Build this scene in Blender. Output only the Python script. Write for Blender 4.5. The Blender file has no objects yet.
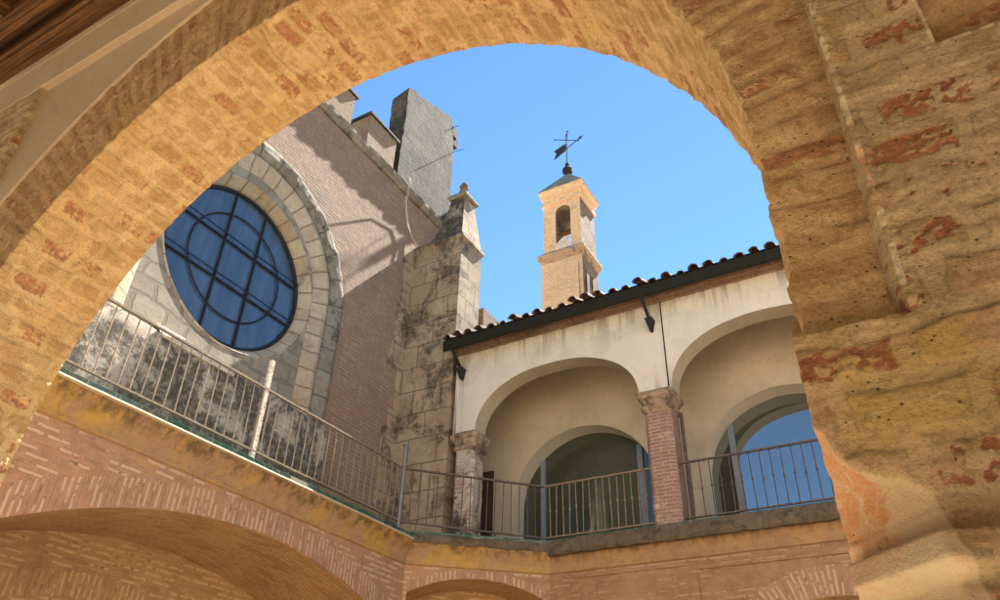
import bpy, bmesh, math, random
from math import sin, cos, pi, sqrt, radians, hypot, atan2
from mathutils import Vector, Matrix, noise

# ------------------------------------------------------------------ camera, sky, sun, exposure
S = bpy.context.scene
C = S.collection
YAW, PITCH, ROLL, FOC = radians(-30.866), radians(34.012), radians(1.813), 750.9
fwd = Vector((sin(YAW)*cos(PITCH), cos(YAW)*cos(PITCH), sin(PITCH)))
rt = Vector((cos(YAW), -sin(YAW), 0))
up = rt.cross(fwd)
r2 = cos(ROLL)*rt + sin(ROLL)*up
u2 = -sin(ROLL)*rt + cos(ROLL)*up
cd = bpy.data.cameras.new('camera')
cam = bpy.data.objects.new('camera', cd)
C.objects.link(cam)
m = Matrix((r2, u2, -fwd)).transposed().to_4x4()
cam.matrix_world = m
cd.sensor_fit = 'HORIZONTAL'
cd.sensor_width = 36
cd.lens = 36*FOC/1000
cd.clip_start = 0.02
cd.clip_end = 2000
S.camera = cam

SUN = Vector((0.135, 1.0, 1.26)).normalized()
SUN_EL = math.asin(SUN.z)
SUN_AZ = atan2(SUN.x, SUN.y)
W = bpy.data.worlds.new('World')
S.world = W
W.use_nodes = True
wn = W.node_tree
bg = wn.nodes['Background']
sky = wn.nodes.new('ShaderNodeTexSky')
sky.sky_type = 'NISHITA'
sky.sun_disc = False
sky.sun_elevation = SUN_EL
sky.sun_rotation = SUN_AZ
sky.air_density = 1.0
sky.dust_density = 0.0
sky.ozone_density = 2.6
tint = wn.nodes.new('ShaderNodeMix')
tint.data_type = 'RGBA'
tint.blend_type = 'MULTIPLY'
tint.inputs[0].default_value = 1.0
tint.inputs[7].default_value = (.71, .94, 1.05, 1)
wn.links.new(sky.outputs[0], tint.inputs[6])
wn.links.new(tint.outputs[2], bg.inputs[0])
bg.inputs[1].default_value = 0.053
sl = bpy.data.lights.new('sun', 'SUN')
sl.energy = 5.0
sl.angle = radians(0.5)
sl.color = (1.0, 0.93, 0.82)
so = bpy.data.objects.new('sun', sl)
C.objects.link(so)
so.rotation_euler = (-SUN).to_track_quat('-Z', 'Y').to_euler()
S.view_settings.view_transform = 'Standard'
S.view_settings.look = 'None'
S.view_settings.gamma = 1
S.view_settings.exposure = 2.28
S.cycles.max_bounces = 12
S.cycles.diffuse_bounces = 10
S.cycles.use_denoising = True

random.seed(7)

# ------------------------------------------------------------------ node materials
class NT:
    def __init__(s, name):
        s.m = bpy.data.materials.new(name)
        s.m.use_nodes = True
        s.t = s.m.node_tree
        s.b = s.t.nodes['Principled BSDF']
        s.b.inputs['Roughness'].default_value = 0.9
        s.b.inputs['Specular IOR Level'].default_value = 0.2
    def n(s, typ, **kw):
        x = s.t.nodes.new('ShaderNode'+typ)
        for k, v in kw.items():
            setattr(x, k, v)
        return x
    def put(s, sock, v):
        if isinstance(v, bpy.types.NodeSocket):
            s.t.links.new(v, sock)
        elif isinstance(v, (tuple, list)):
            sock.default_value = (*v, 1.0) if (len(v) == 3 and sock.type == 'RGBA') else v
        else:
            sock.default_value = v
    def uv(s):
        return s.n('UVMap', uv_map='uv').outputs[0]
    def obj(s):
        return s.n('TexCoord').outputs['Object']
    def mapping(s, v, scale=(1, 1, 1), loc=(0, 0, 0), rot=(0, 0, 0)):
        x = s.n('Mapping')
        s.put(x.inputs['Vector'], v)
        x.inputs['Scale'].default_value = scale
        x.inputs['Location'].default_value = loc
        x.inputs['Rotation'].default_value = rot
        return x.outputs[0]
    def noise(s, v, scale, detail=6, rough=0.6, dist=0.0, out=0):
        x = s.n('TexNoise')
        s.put(x.inputs['Vector'], v)
        x.inputs['Scale'].default_value = scale
        x.inputs['Detail'].default_value = detail
        x.inputs['Roughness'].default_value = rough
        x.inputs['Distortion'].default_value = dist
        return x.outputs[out]
    def vor(s, v, scale, feature='F1', out=0, rnd=1.0):
        x = s.n('TexVoronoi', feature=feature)
        s.put(x.inputs['Vector'], v)
        x.inputs['Scale'].default_value = scale
        x.inputs['Randomness'].default_value = rnd
        return x.outputs[out]
    def math(s, op, a, b=0.0, clamp=False):
        x = s.n('Math', operation=op, use_clamp=clamp)
        s.put(x.inputs[0], a)
        s.put(x.inputs[1], b)
        return x.outputs[0]
    def step(s, v, a, b, lo=0.0, hi=1.0):
        x = s.n('MapRange', interpolation_type='SMOOTHSTEP')
        s.put(x.inputs[0], v)
        for i, q in enumerate((a, b, lo, hi)):
            x.inputs[i+1].default_value = q
        return x.outputs[0]
    def mix(s, f, a, b, blend='MIX'):
        x = s.n('Mix', data_type='RGBA', blend_type=blend)
        s.put(x.inputs[0], f)
        s.put(x.inputs[6], a)
        s.put(x.inputs[7], b)
        return x.outputs[2]
    def ramp(s, f, stops):
        x = s.n('ValToRGB')
        e = x.color_ramp.elements
        while len(e) < len(stops):
            e.new(0.5)
        for q, (p, c) in zip(e, stops):
            q.position = p
            q.color = (*c, 1)
        s.put(x.inputs[0], f)
        return x.outputs[0]
    def sep(s, v):
        x = s.n('SeparateXYZ')
        s.put(x.inputs[0], v)
        return x.outputs
    def warp(s, v, scale, amt):
        nz = s.noise(v, scale, 3, 0.5, out=1)
        a = s.n('VectorMath', operation='SUBTRACT')
        s.put(a.inputs[0], nz)
        a.inputs[1].default_value = (0.5, 0.5, 0.5)
        b = s.n('VectorMath', operation='SCALE')
        s.put(b.inputs[0], a.outputs[0])
        b.inputs[3].default_value = amt
        c = s.n('VectorMath', operation='ADD')
        s.put(c.inputs[0], v)
        s.put(c.inputs[1], b.outputs[0])
        return c.outputs[0]
    def brick(s, v, bw, bh, ms, smooth=0.3, bias=0.0, off=0.5):
        x = s.n('TexBrick')
        s.put(x.inputs['Vector'], v)
        x.inputs['Color1'].default_value = (0, 0, 0, 1)
        x.inputs['Color2'].default_value = (1, 1, 1, 1)
        x.inputs['Mortar'].default_value = (0.5, 0.5, 0.5, 1)
        x.inputs['Scale'].default_value = 1
        x.inputs['Mortar Size'].default_value = ms
        x.inputs['Mortar Smooth'].default_value = smooth
        x.inputs['Bias'].default_value = bias
        x.inputs['Brick Width'].default_value = bw
        x.inputs['Row Height'].default_value = bh
        x.offset = off
        return x.outputs[0], x.outputs[1]      # random grey per brick, mortar mask
    def bump(s, h, strength, dist):
        x = s.n('Bump')
        x.inputs['Strength'].default_value = strength
        x.inputs['Distance'].default_value = dist
        s.put(x.inputs['Height'], h)
        if s.b.inputs['Normal'].is_linked:
            s.t.links.new(s.b.inputs['Normal'].links[0].from_socket, x.inputs['Normal'])
        s.t.links.new(x.outputs[0], s.b.inputs['Normal'])
    def col(s, c):
        s.put(s.b.inputs['Base Color'], c)
        return s.m

def brick_mat(name, ca, cb, mortar, bw=.25, bh=.075, ms=.012, warp=.02, bd=.012, var=.5, dirt=None, dirt_t=(.55, .75), dirt_sc=.9,
              worn=None, worn_t=(.55, .7), mort_var=.25, off=.5, tone=.82, mgate=(.3, .55)):
    t = NT(name)
    uv = t.uv()
    w = t.warp(t.warp(uv, 2.2, warp), 14, warp*.5)
    g, k = t.brick(w, bw, bh, ms, .25, off=off)
    o = t.obj()
    n1 = t.noise(o, 1.1, 5, .6)
    n2 = t.noise(o, 9, 6, .65)
    n3 = t.noise(o, 55, 4, .7)
    base = t.mix(g, ca, cb)
    base = t.mix(t.step(n2, .35, .7), base, t.mix(.5, base, cb), 'MIX')
    base = t.mix(t.math('MULTIPLY', t.step(n1, .3, .7), var), base, (ca[0]*.7, ca[1]*.68, ca[2]*.68))
    mo = t.mix(t.step(n2, .3, .7), mortar, tuple(x*(1-mort_var) for x in mortar))
    kk = t.math('MULTIPLY', k, t.step(t.noise(o, 4.1, 7, .7), mgate[0], mgate[1], .2, 1))
    c = t.mix(kk, base, mo)
    if worn:
        f = t.step(t.noise(o, 2.3, 8, .7, .4), *worn_t)
        c = t.mix(f, c, t.mix(t.step(n2, .3, .7), worn, tuple(x*.75 for x in worn)))
    if dirt:
        f = t.step(t.noise(o, dirt_sc, 9, .72, .3), *dirt_t)
        c = t.mix(t.math('MULTIPLY', f, .85), c, dirt)
    stv = t.noise(t.mapping(w, (4.5, 26, 1)), 1.0, 7, .72, .3)
    c = t.mix(t.step(stv, .54, .70, 0, .55), c, t.mix(1.0, c, (1.4, 1.36, 1.3), 'MULTIPLY'))
    c = t.mix(t.step(stv, .46, .30, 0, .6), c, t.mix(1.0, c, (.55, .5, .48), 'MULTIPLY'))
    c = t.mix(t.step(n3, .35, .75, 0, .45), c, t.mix(1.0, c, (.55, .5, .48), 'MULTIPLY'))
    h = t.math('ADD', t.math('MULTIPLY', k, -1.0), t.math('ADD', t.math('MULTIPLY', n2, .7), t.math('MULTIPLY', n3, .35)))
    h = t.math('ADD', h, t.math('MULTIPLY', g, .5))
    t.bump(h, 1.0, bd)
    return t.col(t.mix(1.0, c, (tone, tone, tone), 'MULTIPLY'))

# --- weathered brickwork whose pale bed joints survive only as dashes
def dash_mat(name, ca, cb, dash, bl=.28, ch=.078, thick=.021, gate=.42, warp=.025, patch=None, ochre=None, tone=.82, bd=.010):
    t = NT(name)
    uv, o = t.uv(), t.obj()
    w = t.warp(t.warp(t.warp(uv, 1.9, warp), 13, warp*.7), 60, .012)
    ms = (ch-thick)/2
    g, k = t.brick(w, bl, ch, ms, .45)
    n0 = t.noise(o, 1.3, 7, .65, .3)
    n1 = t.noise(o, 7, 9, .72, .4)
    n2 = t.noise(o, 48, 8, .78)
    row = t.noise(t.mapping(w, (3.2, 12.8, 1)), 1.0, 3, .6)
    c = t.mix(t.step(row, .35, .65), ca, cb)
    c = t.mix(t.step(n1, .42, .66, 0, .6), c, tuple(x*.72 for x in cb))
    if patch:
        c = t.mix(t.step(n0, .47, .62, 0, .75), c, patch)
    if ochre:
        c = t.mix(t.step(t.noise(o, 1.9, 8, .7, .5), .55, .70, 0, .7), c, ochre)
    f = t.math('MULTIPLY', t.math('SUBTRACT', 1.0, k), t.step(g, gate, gate+.12))
    f = t.math('MULTIPLY', f, t.step(t.noise(o, 2.6, 6, .7), .34, .50, .3, 1))
    f = t.math('MULTIPLY', f, t.step(n1, .30, .50, .25, 1))
    f = t.step(t.math('ADD', f, t.math('MULTIPLY', t.math('SUBTRACT', n2, .5), 1.0)), .18, .78)
    c = t.mix(t.math('MULTIPLY', f, .9), c, dash)
    c = t.mix(t.step(n2, .44, .28, 0, .5), c, tuple(x*.5 for x in ca))
    c = t.mix(t.step(n2, .56, .72, 0, .35), c, tuple(min(.8, x*1.35) for x in ca))
    jt = t.math('MULTIPLY', t.math('SUBTRACT', 1.0, k), .7)
    t.bump(t.math('SUBTRACT', t.math('ADD', t.math('MULTIPLY', f, .3), t.math('ADD', n1, t.math('MULTIPLY', row, .8))), jt), .8, bd*.7)
    t.bump(t.math('ADD', t.math('MULTIPLY', f, .5), t.math('ADD', n1, t.math('MULTIPLY', n2, .8))), 1.0, bd)
    return t.col(t.mix(1.0, c, (tone, tone, tone), 'MULTIPLY'))

# --- rough limewashed masonry of the near arch: ochre coat, brick showing through in places
def rough_ochre(name, ochre, brown, red, soft=.5, yellow=.3, dark=.0, worn=None, bmax=.85):  # worn: tones for the painted sunlit patch and paler worn edges
    """limewash over brick; 'bare', 'tone' and 'joint' come from the modelled brick relief"""
    t = NT(name)
    uv, o = t.uv(), t.obj()
    A = lambda k: t.n('Attribute', attribute_name=k).outputs['Fac']
    bare, g, joint = A('bare'), A('tone'), A('joint')
    n0 = t.noise(o, 1.7, 6, .62, .3)
    n1 = t.noise(o, 9, 9, .72, .6)
    n2 = t.noise(o, 42, 9, .76)
    n4 = t.noise(o, 150, 5, .75)
    sc = t.noise(t.mapping(uv, (8, 34, 1)), 1.0, 9, .74, .9)         # trowel marks along the courses
    base = t.mix(t.step(n1, .40, .60), ochre, brown)
    base = t.mix(t.step(n0, .50, .68, 0, .5), base, (ochre[0]*.90, ochre[1]*.72, ochre[2]*.56))
    base = t.mix(t.math('MULTIPLY', t.step(g, .42, .30), soft*.6), base, (brown[0]*.86, brown[1]*.80, brown[2]*.80))
    base = t.mix(t.math('MULTIPLY', t.step(g, .60, .72), soft), base, (red[0]*1.1, red[1]*1.75, red[2]*1.75))
    yl = t.math('MULTIPLY', t.step(t.noise(o, 3.1, 5, .6, .2), .54, .66), yellow)
    base = t.mix(yl, base, (ochre[0]*.92, ochre[1]*.84, ochre[2]*.40))
    base = t.mix(t.step(sc, .52, .66, 0, .5), base, tuple(min(.88, x*1.28) for x in ochre))
    base = t.mix(t.step(sc, .47, .33, 0, .4), base, tuple(x*.60 for x in brown))
    base = t.mix(t.step(n2, .46, .28, 0, .65), base, tuple(x*.5 for x in brown))
    base = t.mix(t.math('MULTIPLY', joint, .28), base, tuple(min(.86, x*1.15) for x in ochre))
    redc = t.mix(t.step(n2, .40, .60), red, (red[0]*.58, red[1]*.55, red[2]*.6))
    redc = t.mix(t.step(n1, .50, .66, 0, .7), redc, (red[0]*1.3, red[1]*1.7, red[2]*1.6))
    str_ = t.noise(t.mapping(uv, (10, 48, 1)), 1.0, 9, .78, .6)
    b2 = t.math('ADD', bare, t.math('ADD', t.math('MULTIPLY', t.math('SUBTRACT', n2, .5), 1.7), t.math('MULTIPLY', t.math('SUBTRACT', str_, .5), 1.5)))
    b2 = t.math('ADD', b2, t.math('MULTIPLY', t.math('SUBTRACT', n4, .5), 1.6))
    b2 = t.math('MULTIPLY', t.step(b2, .42, .85), t.step(bare, .05, .35))
    edge = t.math('MULTIPLY', t.math('MULTIPLY', t.step(joint, .02, .35), t.step(joint, .98, .6)), t.step(n1, .38, .56))
    base = t.mix(t.math('MULTIPLY', edge, .40 if worn else .22), base, tuple(x*.55 for x in brown))
    c = t.mix(t.math('MULTIPLY', b2, bmax), base, redc)
    if dark:
        f = t.step(t.noise(o, 2.6, 10, .78, .4), .52, .66)
        c = t.mix(t.math('MULTIPLY', f, dark), c, (.17, .105, .05))
    c = t.mix(t.step(n4, .50, .30, 0, .6), c, tuple(x*.45 for x in brown))
    c = t.mix(t.step(n4, .54, .70, 0, .4), c, tuple(min(.9, x*1.2) for x in ochre))
    pit = t.step(t.vor(o, 52), .0, .17)
    pitm = t.math('MULTIPLY', t.math('SUBTRACT', 1.0, pit), t.step(t.noise(o, 6, 4), .50, .58))
    c = t.mix(t.math('MULTIPLY', pitm, .75), c, (.09, .05, .025))
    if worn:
        a = A('worn')  # mask of the painted sunlit patch, plus paler worn edges
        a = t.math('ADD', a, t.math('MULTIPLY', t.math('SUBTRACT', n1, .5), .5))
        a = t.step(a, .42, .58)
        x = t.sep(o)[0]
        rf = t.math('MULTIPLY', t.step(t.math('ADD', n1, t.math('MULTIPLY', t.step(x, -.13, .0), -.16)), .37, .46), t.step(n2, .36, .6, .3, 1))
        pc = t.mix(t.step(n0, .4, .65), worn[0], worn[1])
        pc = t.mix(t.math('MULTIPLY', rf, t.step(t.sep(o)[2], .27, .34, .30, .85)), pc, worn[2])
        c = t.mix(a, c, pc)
    h = t.math('ADD', t.math('MULTIPLY', n1, .4), t.math('MULTIPLY', n2, 1.1))
    h = t.math('ADD', h, t.math('MULTIPLY', n4, .5))
    h = t.math('ADD', h, t.math('MULTIPLY', sc, .4))
    h = t.math('SUBTRACT', h, t.math('ADD', pitm, t.math('MULTIPLY', b2, .2)))
    t.bump(h, 1.0, .017)
    return t.col(c)

def plaster_mat(name, ca, cb, stain=None, stain_f=.6, bd=.004, streak=None, sc=1.0, tone=.82, st_t=(.56, .76)):
    t = NT(name)
    o = t.obj()
    n1 = t.noise(o, 1.4*sc, 7, .62, .3)
    n2 = t.noise(o, 16*sc, 7, .7)
    c = t.mix(t.step(n1, .3, .7), ca, cb)
    c = t.mix(t.step(n2, .4, .75, 0, .3), c, tuple(x*.78 for x in cb))
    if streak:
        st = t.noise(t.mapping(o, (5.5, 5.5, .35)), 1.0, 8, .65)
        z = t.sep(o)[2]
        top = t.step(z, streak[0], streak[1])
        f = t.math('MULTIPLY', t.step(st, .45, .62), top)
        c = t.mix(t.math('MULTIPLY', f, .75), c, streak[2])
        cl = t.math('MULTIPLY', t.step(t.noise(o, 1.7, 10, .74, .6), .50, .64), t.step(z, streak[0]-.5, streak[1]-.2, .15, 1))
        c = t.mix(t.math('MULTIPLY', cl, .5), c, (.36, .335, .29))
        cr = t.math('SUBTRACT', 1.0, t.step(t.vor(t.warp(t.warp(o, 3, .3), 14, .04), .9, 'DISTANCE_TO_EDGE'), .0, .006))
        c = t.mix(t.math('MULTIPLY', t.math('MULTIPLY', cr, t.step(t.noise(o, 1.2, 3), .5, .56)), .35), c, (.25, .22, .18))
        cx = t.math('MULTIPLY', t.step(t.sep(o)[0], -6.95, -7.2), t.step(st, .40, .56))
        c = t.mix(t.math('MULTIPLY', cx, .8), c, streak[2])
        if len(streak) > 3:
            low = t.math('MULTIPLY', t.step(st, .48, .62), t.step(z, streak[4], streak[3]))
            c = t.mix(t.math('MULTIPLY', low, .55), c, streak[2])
    if stain:
        f = t.step(t.noise(o, 2.1*sc, 9, .72, .5), *st_t)
        c = t.mix(t.math('MULTIPLY', f, stain_f), c, stain)
    t.bump(t.math('ADD', n2, t.math('MULTIPLY', n1, 2.0)), .6, bd)
    return t.col(t.mix(1.0, c, (tone, tone, tone), 'MULTIPLY'))

def stone_mat(name, ca, cb, joint, bw, bh, ms=.012, black=(.05, .045, .04), black_t=(.55, .72), pale=(.62, .56, .46), bd=.012, black_sc=1.6, fine=1.0, orange=None, tone=.82, wp=.10):
    t = NT(name)
    uv, o = t.uv(), t.obj()
    w = t.warp(t.warp(uv, 1.2, wp), 9, .02)
    g, k = t.brick(w, bw, bh, ms, .3)
    n1 = t.noise(o, 1.7, 7, .65, .2)
    n2 = t.noise(o, 13*fine, 9, .74)
    n3 = t.noise(o, 60*fine, 5, .75)
    c = t.mix(g, ca, cb)
    c = t.mix(t.step(n1, .45, .68, 0, .8), c, pale)
    if orange:
        c = t.mix(t.step(t.noise(o, 2.6, 6, .6), .52, .7, 0, .7), c, orange)
    c = t.mix(t.step(n2, .45, .72, 0, .55), c, tuple(x*.55 for x in ca))
    c = t.mix(t.math('MULTIPLY', k, .75), c, joint)
    f = t.math('MULTIPLY', t.step(t.noise(o, black_sc, 10, .78, .35), *black_t), t.step(n2, .32, .56, .45, 1))
    c = t.mix(t.math('MULTIPLY', f, .88), c, black)
    h = t.math('SUBTRACT', t.math('ADD', n2, t.math('MULTIPLY', n3, .5)), t.math('MULTIPLY', k, .8))
    t.bump(h, 1.0, bd)
    return t.col(t.mix(1.0, c, (tone, tone, tone), 'MULTIPLY'))

def metal_mat(name, c, c2, rough=.55, metal=.3, t2=(.5, .62)):
    t = NT(name)
    o = t.obj()
    n = t.noise(o, 24, 6, .7)
    t.b.inputs['Roughness'].default_value = rough
    t.b.inputs['Metallic'].default_value = metal
    t.bump(n, .4, .002)
    return t.col(t.mix(t.step(n, *t2), c, c2))

def cove_mat(name, base, ochre, moss):
    t = NT(name)
    o = t.obj()
    z = t.sep(o)[2]
    n0 = t.noise(o, 1.5, 8, .7, .5)
    n1 = t.noise(o, 8, 9, .74, .5)
    n2 = t.noise(o, 50, 8, .78)
    drip = t.noise(t.mapping(o, (7, 7, 1.2)), 1.0, 9, .72, .3)
    c = t.mix(t.step(n0, .42, .58), base, ochre)
    c = t.mix(t.step(n1, .44, .66, 0, .6), c, tuple(x*.66 for x in base))
    top = t.step(t.math('ADD', z, t.math('MULTIPLY', t.math('SUBTRACT', drip, .5), .5)), 3.10, 3.28)
    c = t.mix(t.math('MULTIPLY', t.math('MULTIPLY', top, t.step(drip, .40, .58)), .8), c, moss)
    c = t.mix(t.step(n2, .44, .28, 0, .5), c, tuple(x*.45 for x in base))
    t.bump(t.math('ADD', n1, t.math('MULTIPLY', n2, .7)), 1.0, .022)
    return t.col(t.mix(1.0, c, (.85, .85, .85), 'MULTIPLY'))

M = {}
M['arch'] = rough_ochre('limewashed_arch', (.84, .565, .28), (.56, .325, .13), (.60, .24, .11), soft=.68, bmax=.85)
M['pier'] = rough_ochre('limewashed_pier', (.76, .56, .31), (.52, .365, .185), (.54, .165, .075), soft=.40, yellow=.65, dark=.35)
M['pier_worn_sunlit'] = rough_ochre('limewashed_pier_worn_sunlit', (.76, .56, .31), (.52, .365, .185), (.54, .165, .075), soft=.40, yellow=.65, dark=.35,
                             worn=((.88, .72, .46), (.86, .64, .36), (.82, .32, .12)))  # bright tones of a sunlit patch, put into the plaster colour
M['panel'] = plaster_mat('gallery_plaster', (.60, .465, .30), (.53, .40, .25), (.42, .30, .175), .5, .006, tone=1.0)
M['sun_patch'] = plaster_mat('sun_patch_plaster', (.86, .66, .38), (.82, .58, .29), (.78, .30, .09), .85, .010, sc=3, tone=1.0)  # pool of sunlight on the pier put into the plaster colour
M['wood'] = None
def wood(name, ca, cb, axis):
    t = NT(name)
    o = t.obj()
    s = [34, 34, 34]
    s[axis] = 1.2
    n = t.noise(t.mapping(o, tuple(s)), 1.6, 9, .7, .6)
    n2 = t.noise(o, 3, 5, .6)
    c = t.mix(t.step(n, .35, .65), ca, cb)
    c = t.mix(t.step(n2, .5, .75, 0, .6), c, tuple(x*.4 for x in ca))
    t.b.inputs['Roughness'].default_value = .7
    t.bump(n, .8, .008)
    return t.col(c)
M['wood'] = wood('old_timber', (.085, .036, .012), (.25, .115, .038), 0)
M['woody'] = wood('old_timber_cross', (.07, .03, .011), (.19, .09, .032), 1)
M['church_brick'] = brick_mat('church_brick', (.45, .30, .20), (.33, .215, .145), (.51, .385, .275), .30, .074, .016, .05, .06, .45,
                              dirt=(.24, .185, .145), dirt_t=(.50, .74), mgate=(.36, .62), tone=.88)
M['church_rubble'] = stone_mat('church_rubble', (.50, .43, .33), (.34, .285, .215), (.30, .25, .19), .46, .30, .03, black=(.14, .12, .09), black_t=(.56, .74), pale=(.56, .50, .40), bd=.04, wp=.42, tone=.74)
M['church_base'] = stone_mat('stained_base', (.40, .345, .275), (.47, .41, .33), (.30, .26, .21), 1.1, .8, .008, black=(.055, .046, .036), black_t=(.42, .51), black_sc=1.3, pale=(.6, .52, .41), bd=.014)
M['church_ledge'] = stone_mat('pale_ledge', (.62, .55, .42), (.58, .5, .38), (.4, .34, .26), .9, .4, .008, black_t=(.62, .75), black_sc=4, tone=1.0)
M['hood'] = stone_mat('hood_stone', (.46, .40, .315), (.33, .28, .215), (.22, .175, .125), 6.0, .46, .018, black=(.095, .08, .06), black_t=(.47, .62), pale=(.54, .48, .39), bd=.06, orange=(.45, .31, .17), black_sc=2.2, wp=.22, tone=.74)
M['reveal'] = stone_mat('reveal_stone', (.57, .48, .36), (.43, .34, .235), (.25, .185, .12), 6.0, .34, .018, black=(.19, .15, .10), black_t=(.50, .68), pale=(.60, .53, .42), bd=.03, orange=(.50, .32, .15), wp=.16, tone=.82)
M['string'] = stone_mat('weathered_string_course', (.30, .25, .19), (.24, .20, .15), (.12, .10, .075), 6, .5, .02, black=(.07, .06, .045), black_t=(.44, .62), black_sc=2.2, pale=(.40, .34, .26), bd=.03, wp=.03)
M['ashlar'] = stone_mat('buttress_ashlar', (.52, .385, .24), (.40, .295, .185), (.20, .15, .10), .66, .52, .014, black=(.07, .057, .042), black_t=(.47, .60), black_sc=1.2, pale=(.56, .45, .31), bd=.022, tone=0.78)
M['ashlar_dark'] = stone_mat('blackened_stone', (.33, .27, .2), (.26, .21, .16), (.2, .16, .12), .7, .5, .008, black=(.028, .025, .022), black_t=(.40, .52), black_sc=1.5, pale=(.42, .36, .27))
M['block'] = stone_mat('grey_block_render', (.29, .245, .19), (.21, .175, .135), (.15, .13, .105), .9, .34, .012, black=(.06, .055, .048), black_t=(.43, .58), black_sc=1.1, pale=(.40, .35, .285), bd=.06, fine=.7, wp=.2, tone=.37)
M['merlon'] = brick_mat('merlon_brick', (.46, .30, .18), (.38, .25, .16), (.52, .42, .31), .26, .068, .013, .02, .02, .4, dirt=(.2, .16, .12), dirt_t=(.56, .8), tone=0.7)
M['wing_brick'] = dash_mat('wing_brick', (.45, .27, .165), (.38, .215, .13), (.58, .40, .265), .27, .074, .019, .34, .03, patch=(.45, .255, .145), ochre=(.46, .27, .12))
M['wing_ring'] = dash_mat('wing_ring_brick', (.45, .265, .165), (.38, .22, .135), (.58, .405, .275), .34, .070, .020, .20, .02, patch=(.44, .245, .15))
M['vault'] = dash_mat('vault_brick', (.47, .295, .145), (.40, .24, .11), (.58, .395, .215), .30, .076, .023, .20, .035, patch=(.49, .31, .15), tone=1.0)
M['loggia_base'] = dash_mat('loggia_base_brick', (.39, .235, .135), (.33, .19, .108), (.45, .295, .185), .30, .076, .018, .40, .025, patch=(.42, .25, .14), ochre=(.42, .27, .14))
M['ochre_band'] = cove_mat('ochre_cove', (.43, .265, .15), (.52, .32, .09), (.13, .09, .04))
M['ochre_loggia'] = cove_mat('loggia_cove', (.40, .24, .135), (.46, .28, .13), (.16, .105, .06))
M['bed'] = plaster_mat('mortar_bed', (.50, .41, .28), (.42, .34, .23), None, tone=1.0)
M['lip'] = stone_mat('mossy_lip', (.16, .125, .085), (.20, .155, .105), (.13, .105, .07), 1.3, .5, .01, black=(.05, .045, .03), black_t=(.48, .64), black_sc=4, pale=(.2, .16, .12), bd=.03)
t = NT('glazed_edge_tiles')
g, k = t.brick(t.uv(), .32, .5, .006, .1)
cc = t.ramp(g, [(0, (.012, .05, .038)), (.35, (.022, .085, .055)), (.6, (.05, .09, .09)), (.8, (.06, .065, .045)), (.95, (.32, .31, .25))])
cc = t.mix(k, cc, (.20, .18, .14))
cc = t.mix(t.step(t.noise(t.obj(), 14, 8, .75), .52, .66, 0, .8), cc, (.22, .19, .14))
t.b.inputs['Roughness'].default_value = .3
M['tile'] = t.col(cc)
M['pave'] = stone_mat('court_paving', (.70, .585, .42), (.64, .53, .38), (.32, .26, .19), .6, .6, .012, black_t=(.75, .9), pale=(.58, .48, .34), tone=1.0)
M['gfloor'] = brick_mat('gallery_paving', (.76, .66, .52), (.72, .61, .47), (.68, .6, .5), .3, .3, .012, .01, .004, tone=1.0)
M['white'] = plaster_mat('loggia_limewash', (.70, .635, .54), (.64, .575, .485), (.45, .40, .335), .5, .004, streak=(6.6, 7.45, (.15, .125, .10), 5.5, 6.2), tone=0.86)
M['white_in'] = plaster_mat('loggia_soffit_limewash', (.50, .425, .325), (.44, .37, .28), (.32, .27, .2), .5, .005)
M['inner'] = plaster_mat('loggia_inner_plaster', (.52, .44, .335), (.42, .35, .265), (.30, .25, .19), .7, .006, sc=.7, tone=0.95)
M['reveal_w'] = plaster_mat('window_reveal_plaster', (.68, .62, .53), (.62, .56, .47), (.45, .4, .33), .3, .003, tone=0.85)
M['col_brick'] = brick_mat('pillar_brick', (.38, .225, .165), (.31, .18, .135), (.48, .38, .31), .25, .058, .014, .015, .016, .35, worn=(.62, .54, .45), worn_t=(.56, .70))
M['col_pale'] = brick_mat('end_pillar_brick', (.46, .34, .26), (.40, .29, .22), (.62, .55, .46), .25, .07, .014, .02, .014, .3, worn=(.66, .58, .48), worn_t=(.46, .58), dirt=(.045, .038, .03), dirt_t=(.50, .60), dirt_sc=2.2)
M['cap'] = stone_mat('pillar_capital', (.42, .30, .21), (.38, .26, .18), (.3, .22, .16), .28, .09, .012, black=(.07, .055, .04), black_t=(.46, .60), black_sc=4, pale=(.5, .38, .27))
M['fascia'] = metal_mat('dark_green_fascia', (.013, .012, .008), (.022, .017, .012), .85, 0)
M['eave'] = brick_mat('eave_brick', (.34, .19, .12), (.26, .14, .09), (.40, .32, .24), .26, .06, .012, .02, .012, .5, dirt=(.10, .08, .06), dirt_t=(.5, .68), dirt_sc=1.5)
t = NT('old_roof_tile')
o = t.obj()
cc = t.mix(t.noise(o, 5, 6, .65), (.075, .04, .036), (.13, .07, .055))
cc = t.mix(t.step(t.noise(o, 11, 8, .75), .5, .65), cc, (.06, .05, .042))
t.bump(t.noise(o, 30, 6, .7), .5, .006)
M['rooftile'] = t.col(cc)
M['rail'] = metal_mat('rusty_rail_iron', (.19, .14, .095), (.28, .225, .16), .6, .15)
M['rail_dark'] = metal_mat('dark_rail_iron', (.085, .062, .052), (.15, .115, .09), .55, .2)
M['post_white'] = metal_mat('peeling_white_post', (.50, .47, .40), (.28, .19, .12), .6, 0, (.52, .6))
M['post_grey'] = metal_mat('grey_post', (.16, .16, .165), (.23, .2, .18), .5, .3)
M['iron'] = metal_mat('black_iron', (.020, .018, .018), (.04, .03, .025), .85, 0)
M['bronze'] = metal_mat('bronze', (.16, .13, .07), (.08, .09, .06), .5, .6)
M['frame_w'] = metal_mat('grey_blue_window_frame', (.19, .215, .25), (.15, .17, .19), .5, .1)
M['frame_d'] = metal_mat('black_window_frame', (.018, .017, .02), (.03, .028, .03), .45, .2)
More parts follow.
